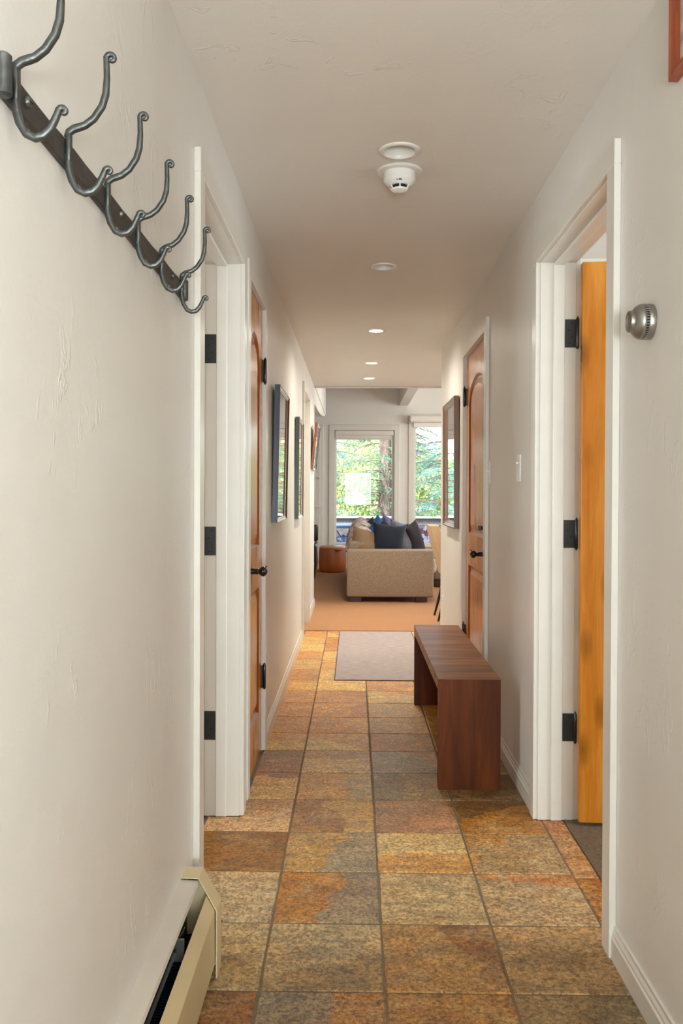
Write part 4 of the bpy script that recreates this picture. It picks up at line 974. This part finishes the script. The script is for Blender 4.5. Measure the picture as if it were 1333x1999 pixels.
for s_ in (-1, 1):
    obj('strut', MB().tube([(cxp+s_*0.012, 14.75, 0.38), (cxp+s_*0.09, 14.75, 0.50), (cxp+s_*0.17, 14.75, 0.598)], [0.014, 0.013, 0.012], 8), M['blue_metal'], t, smooth=50)
    pts = [(cxp+s_*0.02, 14.75, 0.26), (cxp+s_*0.05, 14.75, 0.33), (cxp+s_*0.11, 14.75, 0.37), (cxp+s_*0.135, 14.75, 0.41), (cxp+s_*0.10, 14.75, 0.435), (cxp+s_*0.07, 14.75, 0.42)]
    obj('scroll', MB().tube(pts, [0.02, 0.024, 0.022, 0.018, 0.014, 0.010], 8), M['blue_metal'], t, smooth=50)
obj('pedestal', MB().lathe([(0.12, -0.12), (0.10, -0.08), (0.035, 0.0), (0.028, 0.2), (0.05, 0.32), (0.045, 0.42), (0.02, 0.47), (0, 0.475)], (cxp, 14.75, 0), n=20), M['blue_metal'], t, smooth=50)
t = thing('flower_pot', 'dark red pot with white blooms on the deck behind the tan chair', 'flower pot', (1.16, 14.3, -0.12))
obj('pot', MB().lathe([(0.10, -0.12), (0.13, 0.10), (0.15, 0.40), (0.13, 0.60), (0.08, 0.66), (0.0, 0.66)], (1.19, 14.3, 0), n=24), M['pot_red'], t, smooth=True)
m = MB(); r9 = random.Random(3)
for k in range(46):
    a, b = r9.uniform(0, 2*PI), r9.uniform(-0.3, 1.2); c = (1.30+0.13*math.cos(a)*math.cos(b), 14.16+0.12*math.sin(a)*math.cos(b), 0.42+0.26*math.sin(b))
    for q in range(5):
        p = a+q*2*PI/5; m.add([c, (c[0]+0.03*math.cos(p), c[1]-0.004, c[2]+0.03*math.sin(p)), (c[0]+0.034*math.cos(p+0.5), c[1]-0.012, c[2]+0.034*math.sin(p+0.5)), (c[0]+0.03*math.cos(p+1.0), c[1]-0.004, c[2]+0.03*math.sin(p+1.0))], [(0, 1, 2, 3)])
f_ = obj('blooms', m, M['petal'], t); f_['kind'] = 'stuff'

# ------------------------------------------------------------------ garden and trees
m = MB(); N = 24
gr = lambda x, y: -0.9-0.06*(y-16)+0.5*math.sin(x*0.2)*math.cos(y*0.15) if y < 40 else -2.3+0.16*(y-40)+0.5*math.sin(x*0.2)
for i in range(N+1):
    for j in range(N+1): m.v.append((-45+90*i/N, 16.3+70*(j/N)**1.4, gr(-45+90*i/N, 16.3+70*(j/N)**1.4)))
for i in range(N):
    for j in range(N): a = i*(N+1)+j; m.f.append((a, a+N+1, a+N+2, a+1)); m.mi.append(0)
g_ = struct('ground', m, M['soil'], smooth=True, base=(0, 30, -2))
def needle_branch(m, tw, p0, d, L, rg, droop=0.35, dens=1.0, nl=0.035):
    """one spruce limb: curved twig with side sprays of short blades"""
    side = Vector((-d.y, d.x, 0)).normalized(); pts = []
    steps = 7
    for k in range(steps+1):
        u = k/steps; p = p0+d*L*u+Vector((0, 0, -droop*L*u*u+0.12*L*u)); pts.append(p)
    tw.tube(pts, [0.016*(1-u/(steps+0.5))+0.003 for u in range(steps+1)], 5)
    ns = int(16*L*dens)
    for k in range(ns):
        u = 0.12+0.88*(k+rg.random())/ns; i = min(steps-1, int(u*steps)); f = u*steps-i; b = pts[i].lerp(pts[i+1], f)
        for sg in (-1, 1):
            l2 = (0.45*L*(1-u*0.75))*rg.uniform(0.6, 1.0); dd = (d*0.7+side*sg*0.8+Vector((0, 0, -rg.uniform(0.1, 0.7)))).normalized()
            nn = max(4, int(l2/0.02*dens))
            for q in range(nn):
                c = b+dd*l2*(q/nn)+Vector((0, 0, -0.12*l2*(q/nn)**2))
                for _ in range(2):
                    e = (dd*0.5+Vector((rg.uniform(-1, 1), rg.uniform(-1, 1), rg.uniform(-1, 0.7)))).normalized()*nl*rg.uniform(0.8, 1.5)
                    w = e.cross(Vector((rg.uniform(-1, 1), rg.uniform(-1, 1), 1))).normalized()*0.006
                    o = len(m.v); m.v += [tuple(c), tuple(c+e*0.5+w), tuple(c+e), tuple(c+e*0.5-w)]
                    m.f.append((o, o+1, o+2, o+3)); m.mi.append(0)
def spruce(label, x, y, z0, r0, hgt, zlo, nb, Lr, mat, seed, lean=0.0, face=None, dens=1.0, nl=0.035):
    rg = random.Random(seed)
    t = thing('spruce_tree', label, 'tree', (x, y, z0))
    P = [(x+lean*u, y, z0+hgt*u) for u in [k/8 for k in range(9)]]
    obj('trunk', MB().tube(P, [r0*(1.25 if k == 0 else 1-0.09*k) for k in range(9)], 14), M['bark'], t, smooth=50)
    m, tw = MB(), MB()
    for k in range(nb):
        z = zlo+(min(hgt*0.8+z0, 5.0)-zlo)*(k/nb); a = (face if face is not None else 0)+rg.uniform(-1, 1)*(PI if face is None else 1.9)
        d = Vector((math.cos(a), math.sin(a), 0)); L = rg.uniform(*Lr)
        needle_branch(m, tw, Vector((x+lean*(z-z0)/hgt, y, z))+d*r0*0.7, d, L, rg, rg.uniform(0.2, 0.5), dens, nl)
    f = obj('needles', m, mat, t); f['kind'] = 'stuff'
    b_ = obj('branches', tw, M['twig'], t, smooth=50); b_['kind'] = 'stuff'
    return t
spruce('thick-trunked spruce directly outside the left window', 0.74, 20.2, -1.5, 0.21, 9, 0.2, 80, (0.5, 1.5), M['spruce'], 11, 0.05, -PI/2, 0.9)
spruce('blue-green spruce with drooping boughs left of the thick trunk', -0.9, 21.6, -1.6, 0.12, 8, -0.2, 64, (0.8, 1.7), M['spruce_blue'], 23, 0, None, 0.8)
spruce('blue-green spruce filling the lower right window', 2.35, 20.4, -1.6, 0.12, 5.2, -0.5, 60, (0.7, 1.5), M['spruce_blue'], 31, 0, None, 0.9)
spruce('sparse spruce farther back between the windows', 1.6, 25.5, -2.0, 0.14, 10, 0.2, 50, (0.8, 2.0), M['spruce'], 47, 0, None, 0.6, 0.05)
spruce('dark spruce far behind at the left of the view', -2.6, 26, -2.0, 0.15, 10, -0.5, 46, (1.0, 2.2), M['spruce'], 53, 0, None, 0.6, 0.05)
def shrub(label, x, y, z0, r, hgt, n, mat, seed, leaf=0.05):
    rg = random.Random(seed); t = thing('leafy_shrub', label, 'shrub', (x, y, z0)); tw = MB(); m = MB()
    for k in range(9):
        a = 2*PI*k/9; tw.tube([(x, y, z0), (x+r*0.4*math.cos(a), y+r*0.4*math.sin(a), z0+hgt*0.5), (x+r*0.8*math.cos(a), y+r*0.8*math.sin(a), z0+hgt*0.9)], [0.03, 0.02, 0.006], 5)
    for k in range(n):
        a, b, q = rg.uniform(0, 2*PI), rg.random(), rg.random()**0.5
        c = Vector((x+r*q*math.cos(a), y+r*q*math.sin(a), z0+hgt*(0.1+0.9*b*(1-0.35*q*q))))
        e = Vector((rg.uniform(-1, 1), rg.uniform(-1, 1), rg.uniform(-1, 1))).normalized()*leaf*rg.uniform(0.6, 1.4)
        w = e.cross(Vector((rg.uniform(-1, 1), rg.uniform(-1, 1), 0.3))).normalized()*leaf*0.38
        o = len(m.v); m.v += [tuple(c), tuple(c+e*0.5+w), tuple(c+e), tuple(c+e*0.5-w)]; m.f.append((o, o+1, o+2, o+3)); m.mi.append(0)
    s_ = obj('stems', tw, M['twig'], t); s_['kind'] = 'stuff'
    f = obj('leaves', m, mat, t); f['kind'] = 'stuff'
shrub('yellow-green bush just beyond the deck rail at left', -0.7, 18.0, -1.2, 0.85, 2.0, 9000, M['leaf'], 61, 0.045)
shrub('yellow-green bush beyond the deck rail at right', 1.75, 18.0, -1.2, 0.85, 1.9, 9000, M['leaf'], 62, 0.045)
shrub('bright sunlit thicket far off at the left of the view', -4.6, 33, -2.3, 2.6, 5.8, 16000, M['leaf'], 63, 0.15)
shrub('tall sunlit thicket in the distance behind the spruces', 1.0, 34, -2.3, 2.7, 6.4, 26000, M['leaf'], 64, 0.15)
shrub('sunlit distant thicket to the right beyond the window', 6.8, 33, -2.3, 2.7, 5.8, 16000, M['leaf'], 65, 0.15)

for o in bpy.data.objects:
    if '_o' in o: del o['_o']
